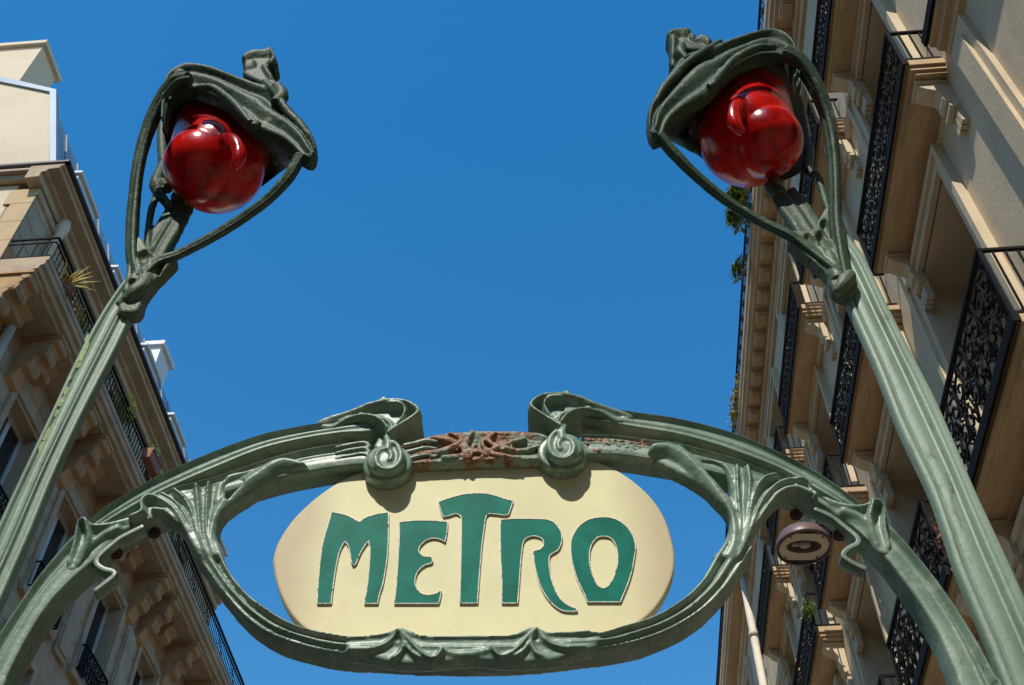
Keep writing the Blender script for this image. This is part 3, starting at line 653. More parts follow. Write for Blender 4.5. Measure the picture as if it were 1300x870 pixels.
plant('feathery_shrub', 'feathery yellow green shrub behind the top balcony railing beside the left pole', -8.45, 14.2, 16.75, .33, 900, .06, 'leaf_dry', (.7, 1, 1.1), 8)
plant('balcony_plant', 'loose yellow green plant low behind the top balcony railing left of the pole', -8.5, 11.8, 16.5, .32, 420, .07, 'leaf_dry', (.7, 1.2, 1), 9)
plant('balcony_plant', 'small green plant behind the railing seen below the left arch', -8.5, 17.8, 16.5, .28, 300, .07, 'leaf', (.8, 1, 1), 10)
# spiky plant
b0 = rot(-8.36, 10.95, 16.62); t = thing('spiky_plant', 'spiky yellow leaved plant with brown base at the near corner of the left balcony', 'plant', b0)
f = MB(); rg = random.Random(5)
for k in range(26):
    a = rg.random()*2*PI; e = rg.random()*1.1; L = .38+.25*rg.random(); d = Vector((math.cos(a)*math.cos(e), math.sin(a)*math.cos(e), math.sin(e)))
    s_ = d.cross(Vector((0, 0, 1))).normalized()*.018
    f.add([-s_, s_, d*L*.6+s_*.8, d*L+Vector((0, 0, -.05)), d*L*.6-s_*.8], [(0, 1, 2, 3, 4)])
o = f.obj('foliage', 'leaf_dry'); o.parent = t
f = MB(); leaves(f, (0, 0, -.1), .2, 160, .09, 8); o = f.obj('dead_leaves', 'leaf_red'); o.parent = t
# terracotta window box hung on the railing
t = thing('planter_box', 'terracotta planter box hooked outside the left balcony railing just above the arch', 'planter', rot(-8.2, 15.35, 16.62))
p = MB(); p.prism_y([(-.08, 0), (.08, 0), (.11, .2), (.13, .2), (.13, .24), (-.11, .24), (-.11, .2)], -.28, .28); o = p.obj('box', 'clay'); o.parent = t; o.rotation_euler = (0, 0, -STAZ)
f = MB(); leaves(f, (0, 0, .32), .2, 140, .07, 12, (.7, 1.5, .8)); o = f.obj('foliage', 'leaf'); o.parent = t

# ------------------------------------------------------------------ street lamp (round wall lantern)
lc = rot(2.3, 9.6, 9.3)
SLm = thing('street_lamp', 'round mauve wall mounted street lamp head hanging behind the right side of the green arch', 'street lamp', lc)
def lathe(mb, prof, n=40):
    vs = []; fs = []
    for r, z_ in prof:
        for k in range(n): vs.append((r*math.cos(2*PI*k/n), r*math.sin(2*PI*k/n), z_))
    for i in range(len(prof)-1):
        for k in range(n): fs.append((i*n+k, i*n+(k+1) % n, (i+1)*n+(k+1) % n, (i+1)*n+k))
    mb.add(vs, fs)
h = MB(); lathe(h, [(.005, .24), (.06, .23), (.15, .20), (.235, .13), (.28, .05), (.292, -.0), (.292, -.03), (.272, -.03), (.268, -.0), (.25, .03), (.2, .07), (.1, .10), (.005, .105)])
o = h.obj('housing', 'mauve', None, True); o.parent = SLm
h = MB()   # reflector: rounded plate with an oval opening
vs = []; fs = []; n = 48
for k in range(n):
    q = 2*PI*k/n; ro2 = min(.262, .215/max(abs(math.sin(q)), .1))
    c_, s_ = math.cos(q), math.sin(q)
    vs += [(ro2*c_, ro2*s_, -.015), (.185*c_, .105*s_, -.012), (.12*c_, .06*s_, .07)]
for k in range(n):
    a = k*3; b = (k+1) % n*3; fs += [(a, b, b+1, a+1)]
h.add(vs, fs); o = h.obj('reflector', 'reflector'); o.parent = SLm
h = MB(); h.add(vs, [(k*3+1, (k+1) % n*3+1, (k+1) % n*3+2, k*3+2) for k in range(n)]); h.add([(.12*math.cos(2*PI*k/24), .06*math.sin(2*PI*k/24), .071) for k in range(24)], [tuple(range(24))])
o = h.obj('lamp_bowl', 'bowl', None, True); o.parent = SLm
h = MB(); lathe(h, [(.262, -.03), (.262, -.01), (.235, -.012), (.2, .03)]); o = h.obj('gasket', 'lampdark', None, True); o.parent = SLm
h = MB(); h.ball((.01, 0, .02), .055, 10, (1.25, .8, .8)); h.tube([(-.055, 0, .02), (-.12, 0, .02)], [.022, .028], 10); o = h.obj('bulb', 'opal', None, True); o.parent = SLm
h = MB()
for k in range(4):
    q = PI/4+k*PI/2; h.tube([(.235*math.cos(q), .235*math.sin(q), -.03), (.235*math.cos(q), .235*math.sin(q), .0)], .009, 6)
o = h.obj('clip', 'lampdark'); o.parent = SLm
h = MB(); e = rot(3.31, 9.95, 9.62)-lc; h.tube([(0, 0, .22), (0, 0, .28), e*.25+Vector((0, 0, .26)), e], [.04, .03, .025, .025], 8); h.tube([e-Vector((.01, 0, .12)), e+Vector((-.01, 0, .12))], .05, 8)
o = h.obj('wall_arm', 'lampdark', None, True); o.parent = SLm

# ------------------------------------------------------------------ STATION SIGN
SG = thing('station_sign', 'cream oval enamel sign reading METRO in raised green letters under the arch', 'sign', wp(-.1, 2.9, 0))
def outline_mesh(mb, loops, off, thick, raise_=0.0):
    lp = [[Vector((p[0], p[1], 0)) for p in L] for L in loops]
    tr = tessellate_polygon(lp); flat = [p for L in lp for p in L]
    n = len(flat); vs = [wp(p.x, p.y, off) for p in flat]+[wp(p.x, p.y, off-thick) for p in flat]
    fs = [t for t in tr]+[tuple(i+n for i in reversed(t)) for t in tr]; o = 0
    for L in lp:
        m_ = len(L)
        for i in range(m_): fs.append((o+i, o+(i+1) % m_, o+(i+1) % m_+n, o+i+n))
        o += m_
    mb.add(vs, fs)
def closed(pts, n):
    c = crm([(*p, 0) for p in pts]+[(*pts[0], 0)], n+1)[:-1]; return [(p.x, p.y) for p in c]
oval = [(346,712),(350,694),(360,675),(376,654),(400,632),(426,614),(455,600),(510,587),(600,580),(690,580),(740,583),(768,589),(800,607),(826,630),(843,655),(853,684),(857,708),(854,732),(843,757),(826,779),(800,797),(760,808),(680,815),(600,818),(500,817),(430,812),(395,803),(373,785),(359,762),(350,737)]
ov = closed([pl(*p) for p in oval], 120)
cx = sum(p[0] for p in ov)/120; cz = sum(p[1] for p in ov)/120
mb = MB(); vs = []; fs = []; rings = [(1.0, -.03), (1.0, -.006), (.993, -.001), (.985, 0), (.9, .0)]
for sc, o_ in rings:
    for p in ov: vs.append(wp(cx+(p[0]-cx)*sc, cz+(p[1]-cz)*sc, o_))
for i in range(len(rings)-1):
    for k in range(120): fs.append((i*120+k, i*120+(k+1) % 120, (i+1)*120+(k+1) % 120, (i+1)*120+k))
fs.append(tuple(range(480, 600))); fs.append(tuple(reversed(range(120)))); mb.add(vs, fs)
panel = mb.obj('panel', 'cream', SG, False, fix=True)
def stain_panel():
    m = M['cream']; n = m.node_tree.nodes; l = m.node_tree.links; b = n['Principled BSDF']
    src = b.inputs['Base Color'].links[0].from_socket
    tc = n.new('ShaderNodeTexCoord'); mp = n.new('ShaderNodeMapping'); mp.inputs['Location'].default_value = (-wp(cx, cz, 0).x, 0, -cz)
    l.new(tc.outputs['Object'], mp.inputs[0])
    sx = n.new('ShaderNodeSeparateXYZ'); l.new(mp.outputs[0], sx.inputs[0])
    a = n.new('ShaderNodeMath'); a.operation = 'ABSOLUTE'; l.new(sx.outputs[0], a.inputs[0])
    t = n.new('ShaderNodeTexNoise'); t.inputs['Scale'].default_value = 5; t.inputs['Detail'].default_value = 6; l.new(tc.outputs['Object'], t.inputs['Vector'])
    ad = n.new('ShaderNodeMath'); ad.operation = 'MULTIPLY_ADD'; l.new(t.outputs['Fac'], ad.inputs[0]); ad.inputs[1].default_value = .16; l.new(a.outputs[0], ad.inputs[2])
    mr = n.new('ShaderNodeMapRange'); mr.inputs[1].default_value = .46; mr.inputs[2].default_value = .57; mr.inputs[4].default_value = .62; l.new(ad.outputs[0], mr.inputs[0])
    mx = n.new('ShaderNodeMix'); mx.data_type = 'RGBA'; l.new(mr.outputs[0], mx.inputs[0]); l.new(src, mx.inputs[6]); mx.inputs[7].default_value = (.42, .33, .22, 1)
    l.new(mx.outputs[2], b.inputs['Base Color'])
stain_panel()
def z5(L): return [(390+x/5.119, 610+y/5.119) for x, y in L]
def z6(L): return [(590+x/4.835, 610+y/4.835) for x, y in L]
LET = {
 'M': [z5([(160,212),(200,215),(250,228),(300,250),(340,275),(380,245),(430,228),(480,217),(528,212),(528,300),(526,400),(520,500),(505,600),(490,680),(470,740),(458,802),(372,802),(378,760),(390,700),(400,600),(408,500),(408,440),(398,395),(375,425),(350,465),(330,510),(315,545),(297,555),(285,520),(280,480),(268,430),(248,398),(225,430),(205,480),(190,550),(175,640),(165,720),(155,802),(65,802),(70,700),(78,600),(88,500),(105,400),(130,310)])],
 'E': [z5([(600,275),(680,265),(780,263),(860,268),(912,272),(910,320),(902,370),(895,402),(865,385),(820,377),(775,390),(740,420),(725,450),(732,475),(755,495),(790,497),(808,500),(815,522),(805,540),(770,550),(735,575),(710,610),(700,660),(710,700),(740,735),(790,747),(840,735),(872,715),(868,745),(855,802),(565,802),(575,730),(585,620),(592,500),(598,400),(600,340)])],
 'T': [[(556.7,638),(569.2,633.3),(584,629.2),(598.8,627),(613.5,627),(626.5,629.2),(639.4,633.3),(651.4,636.6),(648.6,645),(645.8,653.2),(640.7,654.5),(631.4,653.4),(621,652.4),(616.9,656.5),(614.8,670),(611.7,692.7),(608.6,730),(606.1,766.2),(583.8,766.3),(585,727),(585.7,688),(585.7,658.8),(582.4,654),(577.9,652.6),(569.7,655.3),(562.9,656.5),(560,650)]],
 'R': [z6([(222,245),(300,238),(400,238),(500,242),(550,262),(585,305),(597,350),(590,395),(570,430),(530,455),(518,480),(520,540),(530,600),(550,660),(580,720),(620,760),(660,780),(690,790),(688,805),(650,806),(600,800),(550,770),(505,720),(470,660),(445,590),(428,510),(422,435),(455,428),(478,410),(485,385),(475,360),(450,347),(415,343),(380,355),(360,380),(350,440),(342,520),(335,620),(325,755),(228,755),(228,600),(222,500),(220,400),(218,300)])],
 'O': [z6([(850,228),(910,235),(970,265),(1010,305),(1035,350),(1048,410),(1040,480),(1025,560),(1000,640),(975,700),(955,748),(752,748),(735,700),(705,640),(675,560),(655,470),(652,390),(665,340),(700,285),(750,248),(800,232)]),
       z6([(850,345),(890,352),(920,385),(935,430),(940,490),(930,550),(910,605),(880,650),(850,665),(820,650),(795,605),(775,550),(765,490),(768,430),(785,385),(815,352)])]}
def smooth_loop(L):
    """rounds gentle bends of a closed loop, keeps sharp corners"""
    P = [Vector(p) for p in L]; n = len(P); out = []
    def sharp(i):
        a = (P[i]-P[i-1]).normalized(); b = (P[(i+1) % n]-P[i]).normalized(); return a.dot(b) < .62
    for i in range(n):
        p0, p1, p2, p3 = P[i-1], P[i], P[(i+1) % n], P[(i+2) % n]
        m1 = (p2-p1) if sharp(i) else (p2-p0)*.5
        m2 = (p2-p1) if sharp((i+1) % n) else (p3-p1)*.5
        for k in range(4):
            t = k/4; out.append(tuple((2*t**3-3*t*t+1)*p1+(t**3-2*t*t+t)*m1+(-2*t**3+3*t*t)*p2+(t**3-t*t)*m2))
    return out
for ch, loops in LET.items():
    L2 = [smooth_loop([pl(*p, .004) for p in L]) for L in loops]
    mb = MB(); outline_mesh(mb, L2, .0045, .004); lo = mb.obj('letter', 'teal', SG, fix=True)
    rim = MB()
    for L in L2:
        pts = [wp(p[0], p[1], .0045) for p in L]; pts += pts[:2]; rim.tube(pts, .0017, 6, caps=False, sdir=tuple(NV))
    r_ = rim.obj('letter_edge', 'keyline', None, True, fix=True); r_.parent = lo

# ------------------------------------------------------------------ GREEN CAST IRON PORTAL
PT = thing('entrance_portal', 'green cast iron Art Nouveau arch with scrolls and rusted lintel holding the cream oval sign', 'portal', wp(-.1, 0, 0))
def rail_prof(s, t): return rnd(s, .006, .10)+G(s, [(.06, .05, .006), (.30, .14, -.008), (.62, .14, .005), (.9, .06, .003)])
def rail2_prof(s, t): return rnd(s, .006, .10)+G(s, [(.10, .06, .008), (.27, .06, -.009), (.42, .06, .004), (.75, .25, .006)])
a_ = pl(1290, 915); legR = [((1.20, 2.1), (1.06, 2.1)), ((1.26, 1.2), (1.14, 1.2)), ((1.27, 0), (1.17, 0))]
legL = [((-1.38, 2.1), (-1.24, 2.1)), ((-1.43, 1.2), (-1.31, 1.2)), ((-1.44, 0), (-1.34, 0))]
# upper rails
mb = MB()
band(mb, [(718,506),(735,507),(770,518),(800,523),(850,530),(900,541),(950,557),(1000,580),(1040,602),(1080,630),(1104,648)],
     [(722,530),(746,533),(768,536),(798,542),(858,552),(900,563),(931,573),(986,594),(1023,614),(1058,634),(1082,648)], .035, .075, rail_prof, 140, 40)
crisp(mb, 'upper_rail', 'paint', PT)
mb = MB()
band(mb, [(484,510),(457,526),(431,534),(381,542),(330,553),(271,574),(214,599),(176,618),(138,642),(111,663)],
     [(486,548),(460,550),(431,551),(381,559),(330,572),(271,596),(225,616),(180,638),(145,658),(122,672)], .035, .075, rail_prof, 140, 40)
crisp(mb, 'upper_rail', 'paint', PT)
# lower rails running down into the legs
mb = MB()
band(mb, [(738,552),(780,553),(820,558),(857,562),(912,576),(949,588),(986,603),(1030,622),(1063,638),(1095,648),(1126,664),(1163,703),(1201,752),(1235,804),(1267,861),(1290,905)],
     [(738,578),(780,578),(820,583),(870,592),(920,604),(960,614),(1000,625),(1041,640),(1071,661),(1088,674),(1119,703),(1145,735),(1166,764),(1192,807),(1215,860),(1230,905)], .028, .07, rail2_prof, 340, 40, tail=legR)
crisp(mb, 'arch_rail', 'paint', PT)
mb = MB()
band(mb, [(470,560),(457,561),(406,567),(368,575),(328,587),(271,606),(225,618),(191,633),(164,650),(138,663),(112,667),(99,674),(78,696),(46,735),(19,774),(0,802),(-28,850),(-50,895)],
     [(470,590),(440,592),(400,598),(360,606),(320,617),(280,628),(240,642),(205,655),(180,664),(160,675),(137,693),(120,712),(93,735),(62,768),(31,817),(6,868),(-8,905)], .028, .07, rail2_prof, 340, 40, tail=legL)
crisp(mb, 'arch_rail', 'paint', PT)
# lintel
mb = MB()
band(mb, [(500,568),(520,561),(545,553),(575,548),(610,546),(650,546),(685,549),(702,556)],
     [(500,592),(530,591),(560,590),(600,588),(640,587),(675,586),(690,586),(702,586)], .030, .06,
     lambda s, t: rnd(s, .01, .2)+G(s, [(.12, .08, .006), (.5, .22, -.008), (.9, .08, .006)]), 60)
for p in ([(530,577,3),(560,574,5),(583,565,5),(585,556,4),(570,550,3)], [(548,556,3),(570,560,5),(590,568,4),(600,574,4),(618,574,4),(640,566,4),(668,556,3)], [(600,548,3),(592,560,4),(590,574,5),(596,584,4)],
          [(625,552,3),(612,562,3),(622,575,4),(640,580,4),(660,582,3)], [(640,572,3),(620,560,4),(628,550,3)], [(560,582,4),(580,580,4),(600,578,3)], [(685,566,3),(668,572,4),(650,572,4),(635,566,3)]):
    ptube(mb, p, .034, 8)
for k in range(26):
    x = random.uniform(535, 690); blob(mb, x, random.uniform(560, 584), random.uniform(1.5, 3), .036)
cast(mb, 'lintel', 'rusty', PT, .003, 2, .0016, .02)
mb = MB()
band(mb, [(742,555),(790,558),(822,563)], [(742,574),(790,574),(824,576)], .031, .02, lambda s, t: G(s, [(.5, .3, -.004)]), 20)
for k in range(40): blob(mb, random.uniform(745, 820), random.uniform(558, 573), random.uniform(1.2, 2.8), .031)
cast(mb, 'rust_patch', 'rusty', PT, .003, 1, .0016, .02)
# scroll heads
def scroll(F, dyr, tip):
    mb = MB()
    def T(pts, off=.0, **k): ptube(mb, [(*F(p[0], p[1]), p[2])+((p[3],) if len(p) > 3 else ()) for p in pts], off, **k)
    FF = lambda L: [F(*p) for p in L]
    out = [(669,524),(674,516),(685,508),(698,504),(712,503),(718,500),(726,504),(740,507),(755,513),(771,518),(788,522),(806,530),(788,541),(768,535),(755,532),(745,532),(735,535),(729,541),(728,548),(732,560),(712,566),(698,546),(680,535),(671,529)]
    relief(mb, [FF(out)], [(FF([(800,527),(784,523),(755,516),(735,510),(712,507),(692,509),(679,516),(674,524),(684,534),(700,545),(712,554)]), 4.5, (.010, .05)),
        (FF([(712,511),(698,512),(691,520),(696,532),(706,543),(713,552)]), 2.4, .034),
        (FF([(800,532),(784,536),(765,529),(745,527),(730,531),(719,539),(712,550)]), 4, (.004, .055)),
        (FF([(748,521),(728,523),(712,530),(707,541)]), 2.2, .014), (FF([(714,503),(719,501),(724,505)]), 3, .026)], .032, .075, 1.0, 4.5)
    # seat behind the roundel
    def disc(cx_, cy_, r, off, dep, bulge):
        c = F(cx_, cy_); rr = r*mpp(*c); h = hit(*c, off); vs = []; fs = []; n = 28
        R = [(1, -dep), (1, -.006), (.95, 0), (.75, bulge*.6), (.4, bulge*.9), (0.02, bulge)]
        for q, o_ in R:
            for k in range(n): vs.append(h+XV*rr*q*math.cos(2*PI*k/n)+Vector((0, 0, rr*q*math.sin(2*PI*k/n)))*1.0+NV*o_)
        for i in range(len(R)-1):
            for k in range(n): fs.append((i*n+k, i*n+(k+1) % n, (i+1)*n+(k+1) % n, (i+1)*n+k))
        fs.append(tuple(reversed(range(n)))); fs.append(tuple(range((len(R)-1)*n, len(R)*n))); mb.add(vs, fs)
    disc(714, 573+dyr, 31, .043, .045, .004)
    disc(716, 567+dyr, 24, .066, .03, .008)
    # spiral ridge on the roundel
    c = F(716, 567+dyr); mir = 1 if F(1, 0)[0] > F(0, 0)[0] else -1
    sp = []
    for i in range(26):
        t = i/25; q = math.radians(110+t*480); r = 21*(1-.75*t); sp.append((c[0]+mir*r*math.cos(q), c[1]-r*math.sin(q), 4.0-1.4*t, .069+.004*t))
    ptube(mb, sp, n=80, sides=8)
    ptube(mb, [(c[0], c[1]-26, 4, .062), (c[0]-mir*3, c[1]-17, 5, .068), (c[0]-mir*2, c[1]-8, 5, .070)])
    # ribbed collars either side of the roundel
    return cast(mb, 'scroll', 'paint', PT, .0032, 4, .001, .03)
scroll(lambda x, y: (x, y), 0, (721, 503))
scroll(lambda x, y: (1206-x, y+8), 6, (722, 502))
for xs in ((504, 530), (690, 702)):
    pass
mb = MB()
for k, yy in enumerate((565, 572, 579)): ptube(mb, [(425,yy+4,2),(445,yy,3),(463,yy-2,3.5),(470,yy+4,3)], .032)
cast(mb, 'collar', 'paint', PT, .003, 2)
mb = MB()
for k, yy in enumerate((564, 573, 582)): ptube(mb, [(512,yy+3,3.5),(524,yy,3.5),(540,yy-4,3),(556,yy-3,2)], .035)
cast(mb, 'collar', 'paint', PT, .003, 2)
# openwork frame: two leafy spandrels and the ring under the sign
mb = MB()
def ring_prof(s, t):
    return rnd(s, .008, .10)+G(s, [(.12, .08, .012), (.33, .07, -.014), (.58, .11, .010), (.82, .07, -.006)])
band(mb, [(279,690),(290,722),(312,752),(343,776),(377,794),(430,807),(477,808),(511,801),(538,808),(600,808),(649,808),(674,799),(701,804),(758,804),(785,797),(829,783),(867,760),(890,737),(905,711),(918,690)],
     [(240,692),(262,722),(284,752),(312,783),(347,806),(396,822),(440,829),(500,832),(540,834),(600,835),(650,834),(700,830),(758,823),(785,819),(818,811),(856,796),(894,772),(920,746),(939,720),(958,692)], .03, .085, ring_prof, 200, 22)
relief(mb, [[(821,575),(831,567),(848,563),(862,566),(873,574),(886,581),(901,584),(918,588),(934,592),(945,592),(960,598),(973,604),(993,606),(1010,611),(1021,613),(1029,619),(1031,628),(1040,637),(1036,643),(1019,637),(1003,630),(990,634),(980,643),(971,654),(962,667),(953,682),(947,697),(934,712),(906,705),(911,699),(919,686),(925,672),(926,660),(922,650),(915,641),(901,627),(888,616),(879,610),(862,601),(844,592),(824,581)],
    [(895,593),(903,590),(912,593),(920,601),(925,614),(927,626),(924,630),(918,623),(908,612),(899,603)]],
  [([(828,572),(848,572),(868,582),(888,600),(905,618),(918,636),(927,654),(933,674),(931,695),(920,714)], 7, (.026, .010)),
   ([(862,568),(885,580),(905,586),(920,594),(930,610),(933,630),(933,650)], 4, (.016, .010)),
   ([(935,593),(936,620),(938,645),(940,670),(937,700)], 2.2, (.022, .010)),
   ([(948,597),(951,615),(950,635),(947,660),(942,690)], 3.6, (.026, .010)),
   ([(985,607),(968,613),(958,628),(953,648),(949,672),(940,700)], 3, (.028, .010)),
   ([(1012,614),(992,617),(976,628),(965,643),(957,662),(950,682),(938,707)], 3, (.030, .010)),
   ([(1034,637),(1031,626),(1024,617),(1010,616)], 4, .034),
   ([(1030,633),(1010,624),(990,629),(977,643),(966,660),(956,680),(944,704)], 4, (.030, .010))], .032, .048, 1.1, 4.5)
relief(mb, [[(394,597),(388,592),(365,585),(350,585),(335,592),(312,599),(290,604),(282,612),(265,614),(244,618),(225,621),(202,629),(185,631),(178,640),(178,652),(164,660),(166,667),(176,665),(191,656),(206,656),(221,665),(233,677),(244,695),(252,707),(256,712),(284,706),(279,702),(276,686),(276,674),(281,657),(294,644),(320,627),(346,610),(373,600)],
    [(286,634),(288,622),(297,615),(309,612),(307,619),(298,627),(290,636)]],
  [([(385,595),(365,590),(350,593),(330,605),(310,618),(292,632),(278,650),(270,668),(268,690),(276,712)], 7, (.026, .010)),
   ([(350,588),(325,595),(302,602),(286,610),(280,620),(276,640)], 4, (.016, .010)),
   ([(266,616),(264,635),(263,655),(263,680),(270,705)], 2.6, (.024, .010)),
   ([(250,620),(252,638),(253,655),(256,680),(264,705)], 3, (.026, .010)),
   ([(222,626),(236,638),(245,655),(250,675),(259,700)], 3, (.026, .010)),
   ([(205,630),(222,640),(236,656),(244,675),(254,700)], 2.4, (.024, .010)),
   ([(168,663),(182,655),(181,643),(190,634),(205,638),(220,648),(232,664),(241,682),(252,704)], 4, (.032, .010)),
   ([(196,650),(212,652),(226,664)], 3, (.020, .010))], .032, .048, 1.1, 4.5)
# folds on the bottom of the ring
for F in (lambda x, y: (x, y), lambda x, y: (1187-x, y-2)):
  if False:
    for p in ([(497,815,3),(505,806,4),(512,802,5),(520,810,5),(530,822,5),(541,834,5),(549,838,5),(557,832,4),(562,826,2)],
              [(510,803,4),(506,814,5),(498,822,5),(487,828,4),(478,832,3)], [(512,806,4),(514,820,5),(524,828,5),(533,836,4),(538,842,3)], [(508,812,3),(512,826,4),(506,836,3)]):
        ptube(mb, [(*F(a, b), r) for a, b, r in p], .044)
top = [(440,810),(480,806),(500,801),(512,799),(524,803),(540,808),(600,808),(648,807),(663,802),(674,797),(686,800),(702,804),(758,803)]
Lf = [([(505,803),(515,811),(525,823),(537,834),(548,839),(556,836),(562,827)], 2.6, .020), ([(503,804),(497,814),(485,822),(468,826),(444,826)], 3, .014),
      ([(508,806),(513,818),(508,831),(499,838)], 2.6, .016), ([(513,818),(523,831),(534,838)], 2.2, .016), ([(562,827),(580,831),(600,832)], 3, .008)]
relief(mb, [top+[(758,820),(730,830),(705,838),(680,840),(645,842),(600,837),(555,842),(520,843),(490,840),(465,833),(440,829)]],
  [(top, 2.4, .014)]+Lf+[([(1187-x, y-2) for x, y in p], w_, h_) for p, w_, h_ in Lf], .036, .04, 1.0, 4, .012)
for x, y in ((495,838),(552,842),(640,843),(708,836)):
    h_ = hit(x, y, -.03); mb.ball(h_, .022, 8, (1.4, 1, .8))
cast(mb, 'openwork_frame', 'paint', PT, .0036, 3, .001, .04)
# knots where the rails meet the legs
for K, RG in (([(1040,626),(1062,637),(1080,642),(1095,643),(1104,640),(1112,639),(1120,643),(1125,652),(1126,664),(1129,676),(1133,692),(1128,704),(1112,698),(1102,682),(1090,669),(1075,661),(1058,650)],
  [([(1048,632),(1075,645),(1095,647),(1106,642)], 4, (.006, .026)), ([(1104,643),(1114,642),(1122,650),(1122,668),(1128,694)], 3, (.034, .006)), ([(1106,645),(1103,664),(1112,690)], 4, (.034, .004)), ([(1070,650),(1090,657),(1104,668)], 4, .012)]),
 ([(167,654),(150,661),(130,667),(118,667),(108,663),(100,667),(96,678),(94,690),(87,705),(82,720),(92,725),(106,714),(118,700),(130,689),(147,679),(167,669)],
  [([(164,659),(140,668),(120,672),(110,667)], 4, (.006, .026)), ([(113,665),(102,668),(98,682),(88,714)], 3, (.034, .006)), ([(112,669),(114,690),(100,714)], 4, (.034, .004)), ([(150,672),(132,680),(116,692)], 4, .012)])):
    mb = MB(); relief(mb, [K], RG, .036, .05, .9, 4, .014); cast(mb, 'knot', 'paint', PT, .003, 4)
# straps (thin bent plates) and bolts
def strap(pts, th, off, dep):
    mb = MB(); q = [pl(x, y, off) for x, y in pts]; q = crm([(a, b, 0) for a, b in q], 40)
    L = []; R = []; t_ = th*.5*mpp(*pts[2])
    for i in range(40):
        d = (q[min(39, i+1)]-q[max(0, i-1)]).normalized(); nn = Vector((-d.y, d.x, 0)); L.append(q[i]+nn*t_); R.append(q[i]-nn*t_)
    vs = []; fs = []
    for i in range(40): vs += [wp(L[i].x, L[i].y, off), wp(R[i].x, R[i].y, off), wp(R[i].x, R[i].y, off-dep), wp(L[i].x, L[i].y, off-dep)]
    for i in range(39):
        a = i*4
        for k in range(4): fs.append((a+k, a+(k+1) % 4, a+4+(k+1) % 4, a+4+k))
    fs += [(3, 2, 1, 0), (156, 157, 158, 159)]; mb.add(vs, fs)
    o = mb.obj('strap', 'paint', PT, True, fix=True)
    bv = o.modifiers.new('bevel', 'BEVEL'); bv.width = .002; bv.segments = 2; bv.limit_method = 'ANGLE'
    es = o.modifiers.new('edges', 'EDGE_SPLIT'); es.split_angle = math.radians(40)
strap([(1034,645),(1056,655),(1074,669),(1088,681),(1089,689),(1078,695),(1071,703),(1078,711),(1100,722)], 6, .040, .04)
strap([(182,667),(164,676),(148,685),(126,704),(122,714),(130,721),(143,725),(143,731),(119,750)], 6, .040, .04)
def bolt(x, y, off):
    mb = MB(); c = hit(x, y, off); ax = Vector((0, -.35, -.94)).normalized(); u = ax.orthogonal().normalized(); v = ax.cross(u)
    for (r0, a0, a1, n) in ((.013, 0, .010, 6), (.018, -.006, 0, 16), (.007, .010, .018, 10)):
        ring = lambda a: [c+ax*a+u*r0*math.cos(2*PI*k/n)+v*r0*math.sin(2*PI*k/n) for k in range(n)]
        mb.add(ring(a0)+ring(a1), [tuple(range(n)), tuple(range(n, 2*n))]+[(k, (k+1) % n, (k+1) % n+n, k+n) for k in range(n)])
    mb.obj('bolt', 'bolt', PT, fix=True)
for b_ in ((1066,680,.0), (1011,654,-.02), (147,703,.0), (195,677,-.02)): bolt(*b_)

# ------------------------------------------------------------------ LAMP POSTS
def shell(mb, A, R, offA, offR, bulge, n=60, m=20, th=.012):
    """hood shell from the front lip curve A to the rear rim curve R, bowed away from the viewer"""
    nA = len(A); a = crm([(*p, 0) for p in A], n); r = crm([(*p, 0) for p in R], n)
    for sgn in (0, 1):
        pass
    vs = []; fs = []
    for layer in (0, 1):
        for i in range(n):
            for j in range(m+1):
                t = j/m; p = a[i].lerp(r[i], t); e = math.sin(PI*t)
                edge = math.sin(PI*i/(n-1))**.5 if 0 < i < n-1 else 0
                o = offA+(offR-offA)*t-bulge*e*edge-(th if layer else 0)
                vs.append(hit(p.x, p.y, o)+(Vector((0, 0, th)) if layer else Vector((0, 0, 0))))
    W = m+1; N = n*W
    for i in range(n-1):
        for j in range(m):
            fs.append((i*W+j, i*W+j+1, (i+1)*W+j+1, (i+1)*W+j)); fs.append((N+i*W+j, N+(i+1)*W+j, N+(i+1)*W+j+1, N+i*W+j+1))
        fs.append((i*W, (i+1)*W, N+(i+1)*W, N+i*W)); fs.append((i*W+m, N+i*W+m, N+(i+1)*W+m, (i+1)*W+m))
    for j in range(m):
        fs.append((j, N+j, N+j+1, j+1)); e = (n-1)*W; fs.append((e+j, e+j+1, N+e+j+1, N+e+j))
    mb.add(vs, fs)
def lip_prof(s, t): return rnd(s, .03, .35)+G(s, [(.16, .08, .012), (.33, .07, -.014), (.55, .12, .014), (.78, .08, -.008)])
def pole_prof(s, t): return rnd(s, .007, .10)+G(s, [(.10, .05, .004), (.19, .025, -.006), (.38, .12, .005), (.55, .02, -.004), (.66, .03, -.013), (.76, .04, .003), (.9, .08, .002)])
